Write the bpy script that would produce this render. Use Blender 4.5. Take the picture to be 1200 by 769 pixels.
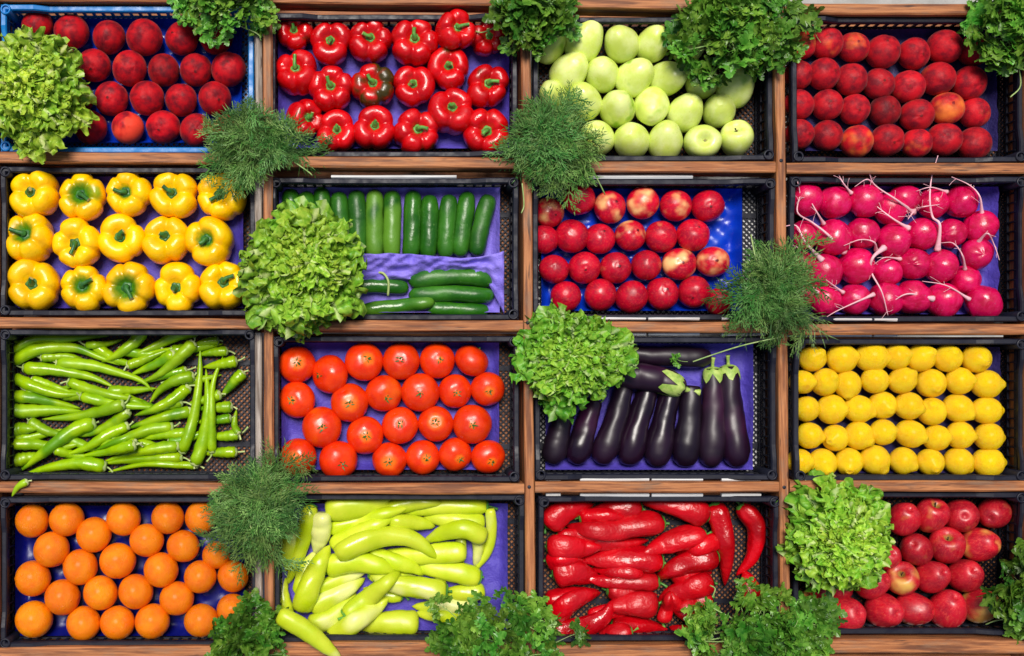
import bpy, math, random
import numpy as np
from mathutils import Vector, Matrix, Quaternion, noise as mnoise

random.seed(7)
rng = np.random.default_rng(7)
S = bpy.context.scene
for o in list(bpy.data.objects):
    bpy.data.objects.remove(o)
COL = S.collection
R = math.radians

# ------------------------------------------------------------------ camera, sky, sun, exposure
PX = 0.002                       # metres per photograph pixel on the plane of the crate rims (z = 0)
D = 2.6                          # camera height above the rims
CX, CY = (450 - 600) * PX, (384.5 - 430) * PX
cam = bpy.data.cameras.new('camera')
cam_o = bpy.data.objects.new('camera', cam)
COL.objects.link(cam_o)
cam.sensor_width = 36.0
cam.lens = 36.0 * D / (1200 * PX)
cam.shift_x = -CX / (1200 * PX)
cam.shift_y = -CY / (1200 * PX)
cam.clip_start, cam.clip_end = 0.05, 200
cam_o.location = (CX, CY, D)
S.camera = cam_o

SUN_EL = 68
w = bpy.data.worlds.new('World')
S.world = w
w.use_nodes = True
nt = w.node_tree
sky = nt.nodes.new('ShaderNodeTexSky')
sky.sky_type = 'NISHITA'
sky.sun_disc = False
sky.sun_elevation = R(SUN_EL)
sky.sun_rotation = R(-12)
sky.air_density, sky.dust_density, sky.ozone_density = 1.0, 2.5, 0.6
nt.links.new(sky.outputs[0], nt.nodes['Background'].inputs[0])
nt.nodes['Background'].inputs[1].default_value = 0.05
sl = bpy.data.lights.new('sun', 'SUN')
sl.energy = 2.6
sl.angle = R(24)
sl.color = (1.0, 0.95, 0.87)
so = bpy.data.objects.new('sun', sl)
COL.objects.link(so)
so.rotation_euler = (R(-(90 - SUN_EL)), 0, R(12))
vs = S.view_settings
vs.view_transform = 'Standard'
vs.look = 'None'
vs.exposure = 0.62
vs.gamma = 1
vs.use_curve_mapping = False

# ------------------------------------------------------------------ helpers
def at(px, py, z=0.0):
    """photograph pixel -> point of the real display at height z"""
    x, y = (px - 600) * PX, (384.5 - py) * PX
    k = (D - z) / D
    return Vector((CX + (x - CX) * k, CY + (y - CY) * k, z))

def sc(z):
    return PX * (D - z) / D

def me(name, verts, faces, mats, smooth=True, fm=None):
    m = bpy.data.meshes.new(name)
    m.from_pydata([tuple(v) for v in verts], [], [tuple(f) for f in faces])
    for a in (mats if isinstance(mats, (list, tuple)) else [mats]):
        m.materials.append(a)
    if smooth:
        m.polygons.foreach_set('use_smooth', [True] * len(m.polygons))
    if fm is not None:
        m.polygons.foreach_set('material_index', fm)
    m.update()
    return m

def obj(name, data, parent=None, loc=None, kind=None):
    o = bpy.data.objects.new(name, data)
    COL.objects.link(o)
    if parent is not None:
        o.parent = parent
    if loc is not None:
        o.location = loc
    if kind:
        o['kind'] = kind
    return o

LABELS = {}
def tag(o, label, cat, group=None):
    n = len(label.split())
    if n > 16 or n < 4:
        print('LABEL LENGTH', n, label)
    if label in LABELS:
        print('LABEL TWICE', label)
    LABELS[label] = 1
    o['label'] = label
    o['category'] = cat
    if group:
        o['group'] = group
    return o

def copy_tree(o, parent=None):
    c = o.copy()
    COL.objects.link(c)
    if parent is not None:
        c.parent = parent
    for ch in o.children:
        copy_tree(ch, c)
    return c

ORD = ['first', 'second', 'third', 'fourth', 'fifth', 'sixth', 'seventh', 'eighth', 'ninth', 'tenth',
       'eleventh', 'twelfth', 'thirteenth', 'fourteenth', 'fifteenth', 'sixteenth', 'seventeenth']
def rowname(i, n):
    if i == 0: return 'top'
    if i == n - 1: return 'bottom'
    return ORD[i]

def box_v(x0, x1, y0, y1, z0, z1):
    v = [(x0, y0, z0), (x1, y0, z0), (x1, y1, z0), (x0, y1, z0), (x0, y0, z1), (x1, y0, z1), (x1, y1, z1), (x0, y1, z1)]
    f = [(3, 2, 1, 0), (4, 5, 6, 7), (0, 1, 5, 4), (1, 2, 6, 5), (2, 3, 7, 6), (3, 0, 4, 7)]
    return v, f

class MB:
    def __init__(s):
        s.v, s.f, s.m = [], [], []
    def add(s, v, f, m=0):
        b = len(s.v)
        s.v += [tuple(q) for q in v]
        s.f += [tuple(i + b for i in q) for q in f]
        s.m += [m] * len(f)
    def bar(s, a, b, wd, h, m=0):
        """rectangular bar from a to b (points at its axis), width wd across in xy, height h"""
        a, b = Vector(a), Vector(b)
        d = (b - a).normalized()
        up = Vector((0, 0, 1)) if abs(d.z) < 0.9 else Vector((1, 0, 0))
        sd = d.cross(up).normalized() * (wd / 2)
        u = sd.cross(d).normalized() * (h / 2)
        v = [a - sd - u, a + sd - u, a + sd + u, a - sd + u, b - sd - u, b + sd - u, b + sd + u, b - sd + u]
        f = [(0, 1, 2, 3), (7, 6, 5, 4), (0, 4, 5, 1), (1, 5, 6, 2), (2, 6, 7, 3), (3, 7, 4, 0)]
        s.add(v, f, m)
    def mesh(s, name, mats, smooth=False):
        return me(name, s.v, s.f, mats, smooth, s.m)

# ------------------------------------------------------------------ materials
def lin(r, g, b):
    f = lambda c: (c / 255 / 12.92) if c / 255 <= 0.04045 else ((c / 255 + 0.055) / 1.055) ** 2.4
    return (f(r), f(g), f(b), 1)

class NT:
    def __init__(s, name):
        s.mat = bpy.data.materials.new(name)
        s.mat.use_nodes = True
        s.t = s.mat.node_tree
        s.b = s.t.nodes['Principled BSDF']
    def n(s, typ, **kw):
        q = s.t.nodes.new('ShaderNode' + typ)
        for k, v in kw.items():
            setattr(q, k, v)
        return q
    def l(s, a, b):
        s.t.links.new(a, b)
    def math(s, op, a, b=None, clamp=False):
        q = s.n('Math', operation=op, use_clamp=clamp)
        for i, x in enumerate((a, b)):
            if x is None: continue
            if isinstance(x, (int, float)): q.inputs[i].default_value = x
            else: s.l(x, q.inputs[i])
        return q.outputs[0]
    def mix(s, f, a, b, blend='MIX'):
        q = s.n('Mix', data_type='RGBA', blend_type=blend)
        for i, x in ((0, f), (6, a), (7, b)):
            if isinstance(x, (int, float)): q.inputs[i].default_value = x
            elif isinstance(x, tuple): q.inputs[i].default_value = x
            else: s.l(x, q.inputs[i])
        return q.outputs[2]
    def noise(s, vec, scale, detail=3, rough=0.55):
        q = s.n('TexNoise')
        q.inputs['Scale'].default_value = scale
        q.inputs['Detail'].default_value = detail
        q.inputs['Roughness'].default_value = rough
        if vec is not None: s.l(vec, q.inputs['Vector'])
        return q.outputs[0]
    def rng(s, x, a, b, c=0.0, d=1.0):
        q = s.n('MapRange', interpolation_type='SMOOTHSTEP')
        s.l(x, q.inputs[0])
        for i, v in ((1, a), (2, b), (3, c), (4, d)):
            if isinstance(v, (int, float)): q.inputs[i].default_value = v
            else: s.l(v, q.inputs[i])
        return q.outputs[0]
    def coords(s, rnd=True, scale=None):
        tc = s.n('TexCoord').outputs['Object']
        if scale:
            mp = s.n('Mapping')
            mp.inputs['Scale'].default_value = scale
            s.l(tc, mp.inputs['Vector'])
            tc = mp.outputs[0]
        if not rnd: return tc
        oi = s.n('ObjectInfo').outputs['Random']
        q = s.n('VectorMath', operation='ADD')
        s.l(tc, q.inputs[0])
        s.l(s.math('MULTIPLY', oi, 61.0), q.inputs[1])
        return q.outputs[0]
    def bump(s, h, strength, dist):
        q = s.n('Bump')
        q.inputs['Strength'].default_value = strength
        q.inputs['Distance'].default_value = dist
        s.l(h, q.inputs['Height'])
        s.l(q.outputs[0], s.b.inputs['Normal'])
    def set(s, **kw):
        for k, v in kw.items():
            s.b.inputs[k.replace('_', ' ')].default_value = v

def fruit(name, main, alt, scale=1.6, patch=None, pscale=1.2, rough=0.35, bump=None, coat=0.0, sheen=0.0,
          spec=0.5, sss=0.0, pole=None, pole2=None, speck=None, streak=None, psoft=0.16, rvar=0.15):
    """skin of a fruit: two mottled colours, a per-object patch (object colour R), value (G), pole tint (B)"""
    m = NT(name)
    co = m.coords()
    oi = m.n('ObjectInfo')
    sep = m.n('SeparateColor')
    m.l(oi.outputs['Color'], sep.inputs[0])
    c = m.mix(m.rng(m.noise(co, scale, 4), 0.35, 0.68), main, alt)
    if streak:
        stc = m.coords(True, (9, 9, 1.0))
        c = m.mix(m.rng(m.noise(stc, 1.2, 3), 0.48, 0.7, 0, streak[1]), c, streak[0])
    if patch:
        q = m.noise(co, pscale, 2, 0.45)
        lo = m.math('SUBTRACT', 0.80, m.math('MULTIPLY', sep.outputs[0], 0.48))
        hi = m.math('ADD', lo, psoft)
        f = m.rng(q, lo, hi)
        c = m.mix(f, c, patch)
    if pole or pole2:
        tc = m.n('TexCoord').outputs['Object']
        sx = m.n('SeparateXYZ')
        m.l(tc, sx.inputs[0])
        rr = m.math('SQRT', m.math('ADD', m.math('MULTIPLY', sx.outputs[0], sx.outputs[0]),
                                   m.math('MULTIPLY', sx.outputs[1], sx.outputs[1])))
        rr = m.math('ADD', rr, m.math('MULTIPLY', m.math('SUBTRACT', m.noise(co, 5, 2), 0.5), 0.22))
        top = m.math('GREATER_THAN', sx.outputs[2], 0)
        if pole:       # tint round the stem, by object colour B
            rad = m.math('ADD', 0.08, m.math('MULTIPLY', sep.outputs[2], pole[1]))
            f = m.math('MULTIPLY', m.rng(rr, m.math('MULTIPLY', rad, 0.35), rad, 1, 0), top)
            f = m.math('MULTIPLY', f, m.math('MINIMUM', m.math('MULTIPLY', sep.outputs[2], 4.0), 1.0))
            c = m.mix(f, c, pole[0])
        if pole2:
            f = m.math('MULTIPLY', m.rng(rr, pole2[1] * 0.4, pole2[1], 1, 0), top)
            c = m.mix(f, c, pole2[0])
    if speck:
        sp = m.noise(co, speck[1], 2, 0.6)
        c = m.mix(m.rng(sp, speck[2], speck[2] + 0.08, 0, speck[3]), c, speck[0])
    hs = m.n('HueSaturation')
    m.l(c, hs.inputs['Color'])
    m.l(sep.outputs[1], hs.inputs['Value'])
    m.l(hs.outputs[0], m.b.inputs['Base Color'])
    m.set(Roughness=rough, Coat_Weight=coat, Sheen_Weight=sheen)
    m.b.inputs['Specular IOR Level'].default_value = spec
    m.l(m.rng(m.noise(co, 3.0, 3), 0.3, 0.7, max(rough - rvar, 0.04), rough + rvar), m.b.inputs['Roughness'])
    if coat: m.set(Coat_Roughness=0.22)
    if sheen: m.set(Sheen_Roughness=0.4)
    if sss:
        m.set(Subsurface_Weight=sss, Subsurface_Scale=0.01)
        m.b.inputs['Subsurface Radius'].default_value = (1, 0.4, 0.2)
    if bump:
        m.bump(m.noise(co, bump[0], 3, 0.6), bump[1], bump[2])
    return m.mat

def leafmat(name, main, alt, rough=0.45, trans=0.35, scale=30, dark=None):
    m = NT(name)
    co = m.coords()
    oi = m.n('ObjectInfo')
    c = m.mix(m.rng(m.noise(co, scale, 3), 0.35, 0.68), main, alt)
    hs = m.n('HueSaturation')
    m.l(c, hs.inputs['Color'])
    sep = m.n('SeparateColor')
    m.l(oi.outputs['Color'], sep.inputs[0])
    m.l(sep.outputs[1], hs.inputs['Value'])
    m.l(m.math('ADD', 0.5, m.math('MULTIPLY', m.math('SUBTRACT', sep.outputs[0], 0.5), 0.12)), hs.inputs['Hue'])
    m.l(hs.outputs[0], m.b.inputs['Base Color'])
    m.set(Roughness=rough)
    m.b.inputs['Specular IOR Level'].default_value = 0.35
    tr = m.n('BsdfTranslucent')
    m.l(hs.outputs[0], tr.inputs['Color'])
    mx = m.n('MixShader')
    mx.inputs[0].default_value = trans
    m.l(m.b.outputs[0], mx.inputs[1])
    m.l(tr.outputs[0], mx.inputs[2])
    m.l(mx.outputs[0], m.t.nodes['Material Output'].inputs['Surface'])
    m.bump(m.noise(co, scale * 6, 2), 0.4, 0.001)
    return m.mat

def plastic(name, base, dust, rough=0.38, amt=0.35):
    m = NT(name)
    co = m.coords()
    n1 = m.noise(co, 14, 5, 0.65)
    m.l(m.mix(m.rng(n1, 0.5, 0.78, 0, amt), base, dust), m.b.inputs['Base Color'])
    m.l(m.rng(m.noise(co, 40, 3), 0.3, 0.7, rough - 0.1, rough + 0.2), m.b.inputs['Roughness'])
    m.b.inputs['Specular IOR Level'].default_value = 0.35
    m.bump(m.noise(co, 160, 3), 0.25, 0.0008)
    return m.mat

def woodmat(name, a, b, c):
    m = NT(name)
    co = m.coords(True, (3.5, 95, 95))
    g = m.noise(co, 2.2, 6, 0.65)
    f = m.noise(m.coords(True, (2.2, 30, 30)), 3, 4)
    col = m.mix(m.rng(g, 0.38, 0.62), a, b)
    col = m.mix(m.rng(f, 0.46, 0.66, 0, 0.85), col, c)
    k = m.noise(m.coords(True, (5, 40, 40)), 2.0, 3)
    col = m.mix(m.rng(k, 0.62, 0.72, 0, 0.8), col, lin(60, 32, 20))
    wth = m.noise(m.coords(True, (2.5, 9, 9)), 4, 5, .65)
    col = m.mix(m.rng(wth, 0.5, 0.7, 0, 0.55), col, lin(128, 104, 84))
    m.l(col, m.b.inputs['Base Color'])
    m.set(Roughness=0.65)
    m.bump(g, 0.5, 0.002)
    return m.mat

def paper(name, a, b, rough=0.6):
    m = NT(name)
    co = m.coords(False)
    m.l(m.mix(m.rng(m.noise(co, 9, 4), 0.35, 0.7), a, b), m.b.inputs['Base Color'])
    m.set(Roughness=rough)
    m.bump(m.noise(co, 26, 6, 0.65), 0.9, 0.008)
    return m.mat

WOOD = woodmat('rack_wood', lin(142, 82, 42), lin(182, 118, 70), lin(96, 52, 28))
WOOD2 = woodmat('grey_wood', lin(140, 128, 118), lin(180, 168, 158), lin(92, 76, 64))
WHITE = NT('white_paint')
WHITE.l(WHITE.mix(WHITE.rng(WHITE.noise(WHITE.coords(), 12, 5), 0.5, 0.8, 0, 0.5), (0.66, 0.66, 0.66, 1), (0.36, 0.35, 0.34, 1)), WHITE.b.inputs['Base Color'])
WHITE.set(Roughness=0.5)
WHITE = WHITE.mat
BLACKP = plastic('black_crate_plastic', (0.006, 0.007, 0.017, 1), (0.04, 0.044, 0.07, 1), 0.48, 0.3)
BLUEP = plastic('blue_crate_plastic', lin(2, 112, 186), lin(40, 150, 214), 0.35, 0.4)
NAVYT = plastic('navy_tray_plastic', lin(10, 16, 105), lin(26, 36, 150), 0.3, 0.4)
BLUET = plastic('blue_tray_plastic', lin(8, 50, 180), lin(30, 90, 215), 0.22, 0.4)
PURPLE = paper('purple_paper', lin(70, 56, 166), lin(94, 80, 192))
PURPLE_L = paper('lavender_paper', lin(122, 106, 214), lin(140, 124, 226))
PURPLE_D = paper('dark_purple_paper', lin(34, 28, 84), lin(48, 40, 108))
GROUND = NT('pale_paving')
_c = GROUND.coords(False)
GROUND.l(GROUND.mix(GROUND.rng(GROUND.noise(_c, 6, 8, 0.7), 0.35, 0.7), (0.30, 0.29, 0.27, 1), (0.42, 0.41, 0.39, 1)), GROUND.b.inputs['Base Color'])
GROUND.set(Roughness=0.85)
GROUND.bump(GROUND.noise(_c, 60, 6), 0.5, 0.004)
GROUND = GROUND.mat

STEMG = fruit('green_stem', lin(58, 120, 40), lin(98, 160, 62), 4, rough=0.5, bump=(9, 0.3, 0.002))
STEMD = fruit('dark_green_stem', lin(28, 84, 34), lin(58, 118, 44), 4, rough=0.5, bump=(9, 0.3, 0.002))
STEMP = fruit('pale_stem', lin(150, 172, 96), lin(196, 206, 140), 4, rough=0.5, bump=(9, 0.3, 0.002))
CUT = fruit('cut_stem', lin(196, 190, 130), lin(160, 150, 90), 5, rough=0.7)
BROWNS = fruit('brown_stem', lin(80, 56, 30), lin(50, 38, 24), 5, rough=0.8)

PEACH_D = fruit('dark_peach_skin', lin(196, 6, 24), lin(116, 3, 24), 1.7, patch=lin(226, 64, 42), pscale=0.9, rough=0.62,
                bump=(34, 0.25, 0.003), sheen=0.06, spec=0.25, pole2=(lin(100, 8, 18), 0.12))
PEACH = fruit('peach_skin', lin(196, 14, 32), lin(124, 6, 30), 1.6, patch=lin(238, 122, 50), pscale=0.85, rough=0.6,
              bump=(34, 0.25, 0.003), sheen=0.06, spec=0.25, pole2=(lin(120, 12, 20), 0.12), speck=(lin(232, 84, 62), 26, 0.62, 0.5), psoft=.3)
NECT = fruit('nectarine_skin', lin(208, 6, 44), lin(160, 2, 38), 1.5, patch=lin(246, 196, 128), pscale=0.95, rough=0.34, coat=0.06,
             bump=(20, 0.08, 0.002), spec=0.45, pole2=(lin(96, 10, 20), 0.13), speck=(lin(240, 120, 110), 24, 0.67, 0.25), streak=(lin(236, 70, 60), 0.4), psoft=.3)
REDPEP = fruit('red_pepper_skin', lin(214, 8, 16), lin(186, 4, 12), 1.4, patch=lin(62, 52, 14), pscale=0.95, rough=0.28, coat=0.15,
               bump=(5, 0.15, 0.01), pole=(lin(176, 40, 16), 0.3))
YELPEP = fruit('yellow_pepper_skin', lin(255, 205, 0), lin(252, 184, 0), 1.2, patch=lin(120, 160, 10), pscale=0.9, rough=0.3, coat=0.12, spec=.4, psoft=.25,
               bump=(5, 0.15, 0.01), pole=(lin(74, 128, 14), 0.75))
GAPPLE = fruit('green_apple_skin', lin(210, 226, 100), lin(228, 238, 148), 1.2, patch=lin(150, 190, 46), pscale=0.9, rough=0.4, coat=0.12,
               bump=(12, 0.1, 0.003), pole2=(lin(120, 110, 50), 0.12), speck=(lin(232, 240, 190), 22, 0.66, 0.6), sss=0.05)
RAPPLE = fruit('red_apple_skin', lin(196, 18, 40), lin(160, 10, 36), 1.3, patch=lin(226, 178, 84), pscale=0.8, rough=0.4, coat=0.1,
               bump=(12, 0.08, 0.003), pole2=(lin(150, 116, 50), 0.3), speck=(lin(236, 130, 110), 24, 0.62, 0.5), streak=(lin(222, 72, 62), 0.45), psoft=.3)
RADISH = fruit('radish_skin', lin(212, 4, 84), lin(182, 2, 56), 1.6, patch=lin(224, 40, 116), pscale=1.4, rough=0.3, coat=0.15,
               bump=(9, 0.15, 0.004), streak=(lin(236, 60, 130), 0.25), speck=(lin(250, 190, 214), 13, 0.70, 0.7), psoft=.4)
RROOT = fruit('radish_root_skin', lin(232, 150, 172), lin(244, 214, 214), 40, rough=0.5)
TOMATO = fruit('tomato_skin', lin(232, 62, 8), lin(216, 42, 6), 1.2, patch=lin(234, 92, 14), pscale=0.9, rough=0.3, coat=0.15, spec=.4, psoft=.3,
               bump=(4, 0.06, 0.01), pole=(lin(236, 110, 16), 0.6), sss=0.04)
LEMON = fruit('lemon_skin', lin(255, 216, 0), lin(255, 200, 0), 1.3, patch=lin(238, 176, 0), pscale=1.0, rough=0.36, coat=0.1,
              bump=(20, 0.7, 0.008), sss=0.04)
ORANGE = fruit('orange_skin', lin(252, 138, 0), lin(246, 116, 0), 1.3, spec=.35, patch=lin(250, 146, 0), pscale=1.0, rough=0.36, coat=0.12,
               bump=(24, 0.6, 0.006), sss=0.04)
CUCM = fruit('cucumber_skin', lin(30, 88, 14), lin(54, 116, 24), 16, patch=lin(98, 150, 40), pscale=10, rough=0.36, coat=0.05,
             bump=(90, 0.35, 0.003), speck=(lin(110, 158, 74), 120, 0.66, 0.5))
CHILM = fruit('green_chilli_skin', lin(154, 190, 8), lin(126, 170, 4), 18, patch=lin(92, 146, 4), pscale=12, rough=0.32, coat=0.1,
              bump=(45, 0.3, 0.005))
BANM = fruit('pale_pepper_skin', lin(206, 218, 50), lin(184, 206, 16), 14, patch=lin(230, 232, 140), pscale=9, rough=0.36, coat=0.08,
             bump=(28, 0.2, 0.005), sss=0.04)
REDL = fruit('long_red_pepper_skin', lin(204, 4, 20), lin(178, 2, 16), 14, patch=lin(150, 0, 8), pscale=9, rough=0.32, coat=0.15,
             bump=(30, 0.6, 0.010))
EGGM = fruit('aubergine_skin', lin(34, 11, 34), lin(22, 8, 26), 10, patch=lin(52, 16, 46), pscale=8, rough=0.4, coat=0.07,
             bump=(22, 0.06, 0.003))
EGGC = fruit('aubergine_calyx_green', lin(178, 198, 104), lin(132, 168, 66), 60, rough=0.5, bump=(120, 0.3, 0.002))
def lettmat():
    mt = leafmat('lettuce_leaf', lin(160, 202, 66), lin(106, 166, 34), 0.4, 0.16, 6)
    t = mt.node_tree
    tc, sx = t.nodes.new('ShaderNodeTexCoord'), t.nodes.new('ShaderNodeSeparateXYZ')
    ab, mr, mx = t.nodes.new('ShaderNodeMath'), t.nodes.new('ShaderNodeMapRange'), t.nodes.new('ShaderNodeMix')
    ab.operation = 'ABSOLUTE'; mx.data_type = 'RGBA'
    t.links.new(tc.outputs['Object'], sx.inputs[0]); t.links.new(sx.outputs[1], ab.inputs[0]); t.links.new(ab.outputs[0], mr.inputs[0])
    for i, v in ((1, .02), (2, .07), (3, .75), (4, 0)): mr.inputs[i].default_value = v
    hs = [n for n in t.nodes if n.type == 'HUE_SAT'][0]
    src = hs.inputs['Color'].links[0].from_socket
    t.links.new(mr.outputs[0], mx.inputs[0]); t.links.new(src, mx.inputs[6]); mx.inputs[7].default_value = lin(206, 222, 150)
    t.links.new(mx.outputs[2], hs.inputs['Color'])
    return mt
LETT = lettmat()

PARS = leafmat('parsley_leaf', lin(54, 114, 28), lin(104, 158, 58), 0.32, 0.12, 5)
DILL = leafmat('dill_frond', lin(58, 118, 46), lin(120, 164, 88), 0.5, 0.1, 5)
HSTEM = fruit('herb_stalk', lin(124, 160, 84), lin(168, 190, 120), 60, rough=0.5)

# ------------------------------------------------------------------ shape generators
def prof_mesh(name, prof, nu, mat, fn=None):
    """revolve a smooth (r, z) profile, top centre first; fn(r, z, angle, t) may reshape"""
    v, f = [], []
    n = len(prof)
    for i in range(1, n - 1):
        for j in range(nu):
            a = 2 * math.pi * j / nu
            r, z = prof[i]
            if fn: r, z = fn(r, z, a, i / (n - 1))
            v.append((r * math.cos(a), r * math.sin(a), z))
    for i in range(n - 3):
        for j in range(nu):
            k = (j + 1) % nu
            f.append((i * nu + j, (i + 1) * nu + j, (i + 1) * nu + k, i * nu + k))
    t = len(v); v.append((0, 0, prof[0][1]))
    b = len(v); v.append((0, 0, prof[-1][1]))
    L = (n - 3) * nu
    for j in range(nu):
        k = (j + 1) % nu
        f.append((t, j, k)); f.append((b, L + k, L + j))
    return me(name, v, f, mat)

def smooth_prof(pts, n):
    P = [Vector((p[0], p[1], 0)) for p in pts]
    return [(max(q.x, 0), q.y) for q in resample(P, n)]

def resample(P, n):
    """Catmull-Rom through points, resampled to n evenly spaced points"""
    P = [Vector(p) for p in P]
    Q = [P[0] * 2 - P[1]] + P + [P[-1] * 2 - P[-2]]
    out = []
    for i in range(1, len(Q) - 2):
        a, b, c, d = Q[i - 1:i + 3]
        for k in range(14):
            t = k / 14
            out.append(0.5 * ((2 * b) + (c - a) * t + (2 * a - 5 * b + 4 * c - d) * t * t + (3 * b - a - 3 * c + d) * t ** 3))
    out.append(P[-1])
    L = [0.0]
    for i in range(1, len(out)): L.append(L[-1] + (out[i] - out[i - 1]).length)
    res = []
    j = 0
    for k in range(n):
        s = L[-1] * k / (n - 1)
        while j < len(L) - 2 and L[j + 1] < s: j += 1
        h = (s - L[j]) / max(L[j + 1] - L[j], 1e-9)
        res.append(out[j].lerp(out[j + 1], h))
    return res

def frames(P):
    T = []
    for i in range(len(P)):
        d = P[min(i + 1, len(P) - 1)] - P[max(i - 1, 0)]
        T.append(d.normalized())
    u = T[0].cross(Vector((0, 0, 1)))
    if u.length < 1e-3: u = Vector((1, 0, 0))
    u.normalize()
    F = []
    for t in T:
        u = (u - t * u.dot(t)).normalized()
        F.append((t, u, t.cross(u)))
    return F

def tube_vf(P, rad, sides=10, fn=None, cap=True):
    F = frames(P)
    v, f = [], []
    n = len(P)
    for i in range(n):
        t, u, b = F[i]
        for j in range(sides):
            a = 2 * math.pi * j / sides
            r = rad[i]
            if fn: r *= fn(i / (n - 1), a)
            v.append(P[i] + u * (r * math.cos(a)) + b * (r * math.sin(a)))
    for i in range(n - 1):
        for j in range(sides):
            k = (j + 1) % sides
            f.append((i * sides + j, i * sides + k, (i + 1) * sides + k, (i + 1) * sides + j))
    if cap:
        f.append(tuple(range(sides))[::-1])
        f.append(tuple((n - 1) * sides + j for j in range(sides)))
    return v, f

def interp(tab, t):
    xs, ys = zip(*tab)
    return float(np.interp(t, xs, ys))

def tilt_matrix(ox, oy, spin):
    """rotation that leans the local +Z towards (ox, oy) (parts of the radius) after a spin about Z"""
    m = math.hypot(ox, oy)
    m2 = min(m, 0.97)
    if m < 1e-4: return Matrix.Rotation(spin, 4, 'Z')
    ax = Vector((-oy, ox, 0)).normalized()
    return Matrix.Rotation(math.asin(m2), 4, ax) @ Matrix.Rotation(spin, 4, 'Z')

# ------------------------------------------------------------------ ground
g = obj('ground', me('ground', [(-30, -30, -0.8), (30, -30, -0.8), (30, 30, -0.8), (-30, 30, -0.8)], [(0, 1, 2, 3)], GROUND, False))
g['kind'] = 'structure'

# ------------------------------------------------------------------ the wooden rack
def beam_mesh(name, L, wd, h, mat, bev=0.003):
    """box along local X, chamfered and slightly uneven"""
    n = max(2, int(L / 0.05))
    prof = [(-wd / 2 + bev, 0), (wd / 2 - bev, 0), (wd / 2, -bev), (wd / 2, -h), (-wd / 2, -h), (-wd / 2, -bev)]
    v, f = [], []
    sd = random.random() * 50
    for i in range(n + 1):
        x = -L / 2 + L * i / n
        for k, (y, z) in enumerate(prof):
            q = mnoise.noise(Vector((x * 9, sd, k * 3.1))) * 0.0016
            v.append((x, y + q, z + (q if k in (0, 1) else 0)))
    for i in range(n):
        for k in range(6):
            l = (k + 1) % 6
            f.append((i * 6 + k, i * 6 + l, (i + 1) * 6 + l, (i + 1) * 6 + k))
    f.append(tuple(range(6))[::-1]); f.append(tuple(n * 6 + k for k in range(6)))
    f = [q[::-1] for q in f]
    return me(name, v, f, mat, False)

rack = obj('display_rack', None, loc=(0, 0, -0.8))
tag(rack, 'orange brown wooden rack whose rails and uprights frame sixteen crates', 'rack')
def rack_part(name, m, loc, rot=0):
    o = obj(name, m, rack)
    o.location = Vector(loc) - rack.location
    o.rotation_euler = (0, 0, rot)
    return o
def beam(name, a, b, wpx, z, h, mat):
    """beam whose top face centre runs from pixel a to pixel b at height z"""
    A, B = at(a[0], a[1], z), at(b[0], b[1], z)
    d = B - A
    return rack_part(name, beam_mesh(name, d.length, wpx * sc(z), h, mat), (A + B) / 2, math.atan2(d.y, d.x))

def screw(p):
    v, f = tube_vf([Vector((0, 0, -.002)), Vector((0, 0, .0012)), Vector((0, 0, .0018))], [.0042, .0042, .003], 12)
    o = obj('screw', me('screw', v, f, BLACKP), rack)
    o.location = p - rack.location
UP = [((-9, -60), (-7, 840)), ((313, -60), (316, 840)), ((615.5, -60), (623, 840)), ((913, -60), (922, 840)), ((1209, -60), (1209, 840))]
for a, b in UP:
    beam('upright', a, b, 11, 0.012, 0.10, WOOD)
def upx(i, y):
    (xa, ya), (xb, yb) = UP[i]
    return xa + (xb - xa) * (y - ya) / (yb - ya)
RAIL = [[(-5, -4), (-3, 0), (2, 7), (10, 11)], [(184, 186), (189, 191), (195, 196), (197, 197)],
        [(378, 380), (382, 382), (383, 384), (386, 386)], [(571, 573), (573, 573), (571, 571), (570, 570)],
        [(768, 766), (762, 761), (766, 762), (757, 758)]]
for r, segs in enumerate(RAIL):
    for i, (ya, yb) in enumerate(segs):
        beam('rail', (upx(i, ya) + 6.4, ya), (upx(i + 1, yb) - 6.4, yb), 12.5 if r != 4 else 17, 0.008, 0.06, WOOD)
for i in range(1, 4):
    for y in (191, 382, 572):
        screw(at(upx(i, y) + random.uniform(-1, 1), y - 2 + random.uniform(-2, 2), .0125))
for i in range(4):
    beam('bearer', (upx(i, 774) + 6.4, 775), (upx(i + 1, 774) - 6.4, 775), 16, -0.056, 0.03, WOOD)  # added dark strip hiding the pale ground below the bottom rails
# weathered grey laths beside the second upright, white battens lying lower beside the rails
for y0, y1 in ((6, 178), (196, 372), (390, 565), (585, 752)):
    beam('grey_lath', (302.5, y0), (303.5, y1), 8, 0.003, 0.02, WOOD2)
for x0, x1, y in ((705, 757, 382), (760, 820, 382), (846, 898, 382), (960, 1022, 383), (1025, 1052, 383), (640, 657, 571),
                  (680, 761, 571), (764, 824, 571), (846, 892, 571), (388, 535, 207), (690, 812, 207)):
    for dy, wp in (((-8.6, 3.6), (9.2, 4.2)) if y > 300 else ((0, 4),)):
        beam('white_batten', (x0, y + dy), (x1, y + dy), wp, -0.010, 0.014, WHITE)
ZB = -0.112                                        # top of the white shelf boards below the crates
for r in range(4):
    for i in range(4):
        y0, y1 = (RAIL[r][i][0] + 9), (RAIL[r + 1][i][0] - 9)
        A, B = at(upx(i, 380) + 8, y1, ZB), at(upx(i + 1, 380) - 8, y0, ZB)
        v, f = box_v(A.x, B.x, A.y, B.y, ZB - 0.018, ZB)
        rack_part('shelf_board', me('shelf_board', [Vector(q) for q in v], f, WHITE if (r, i) in ((1, 2), (2, 2)) else WOOD, False), (0, 0, 0))
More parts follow.
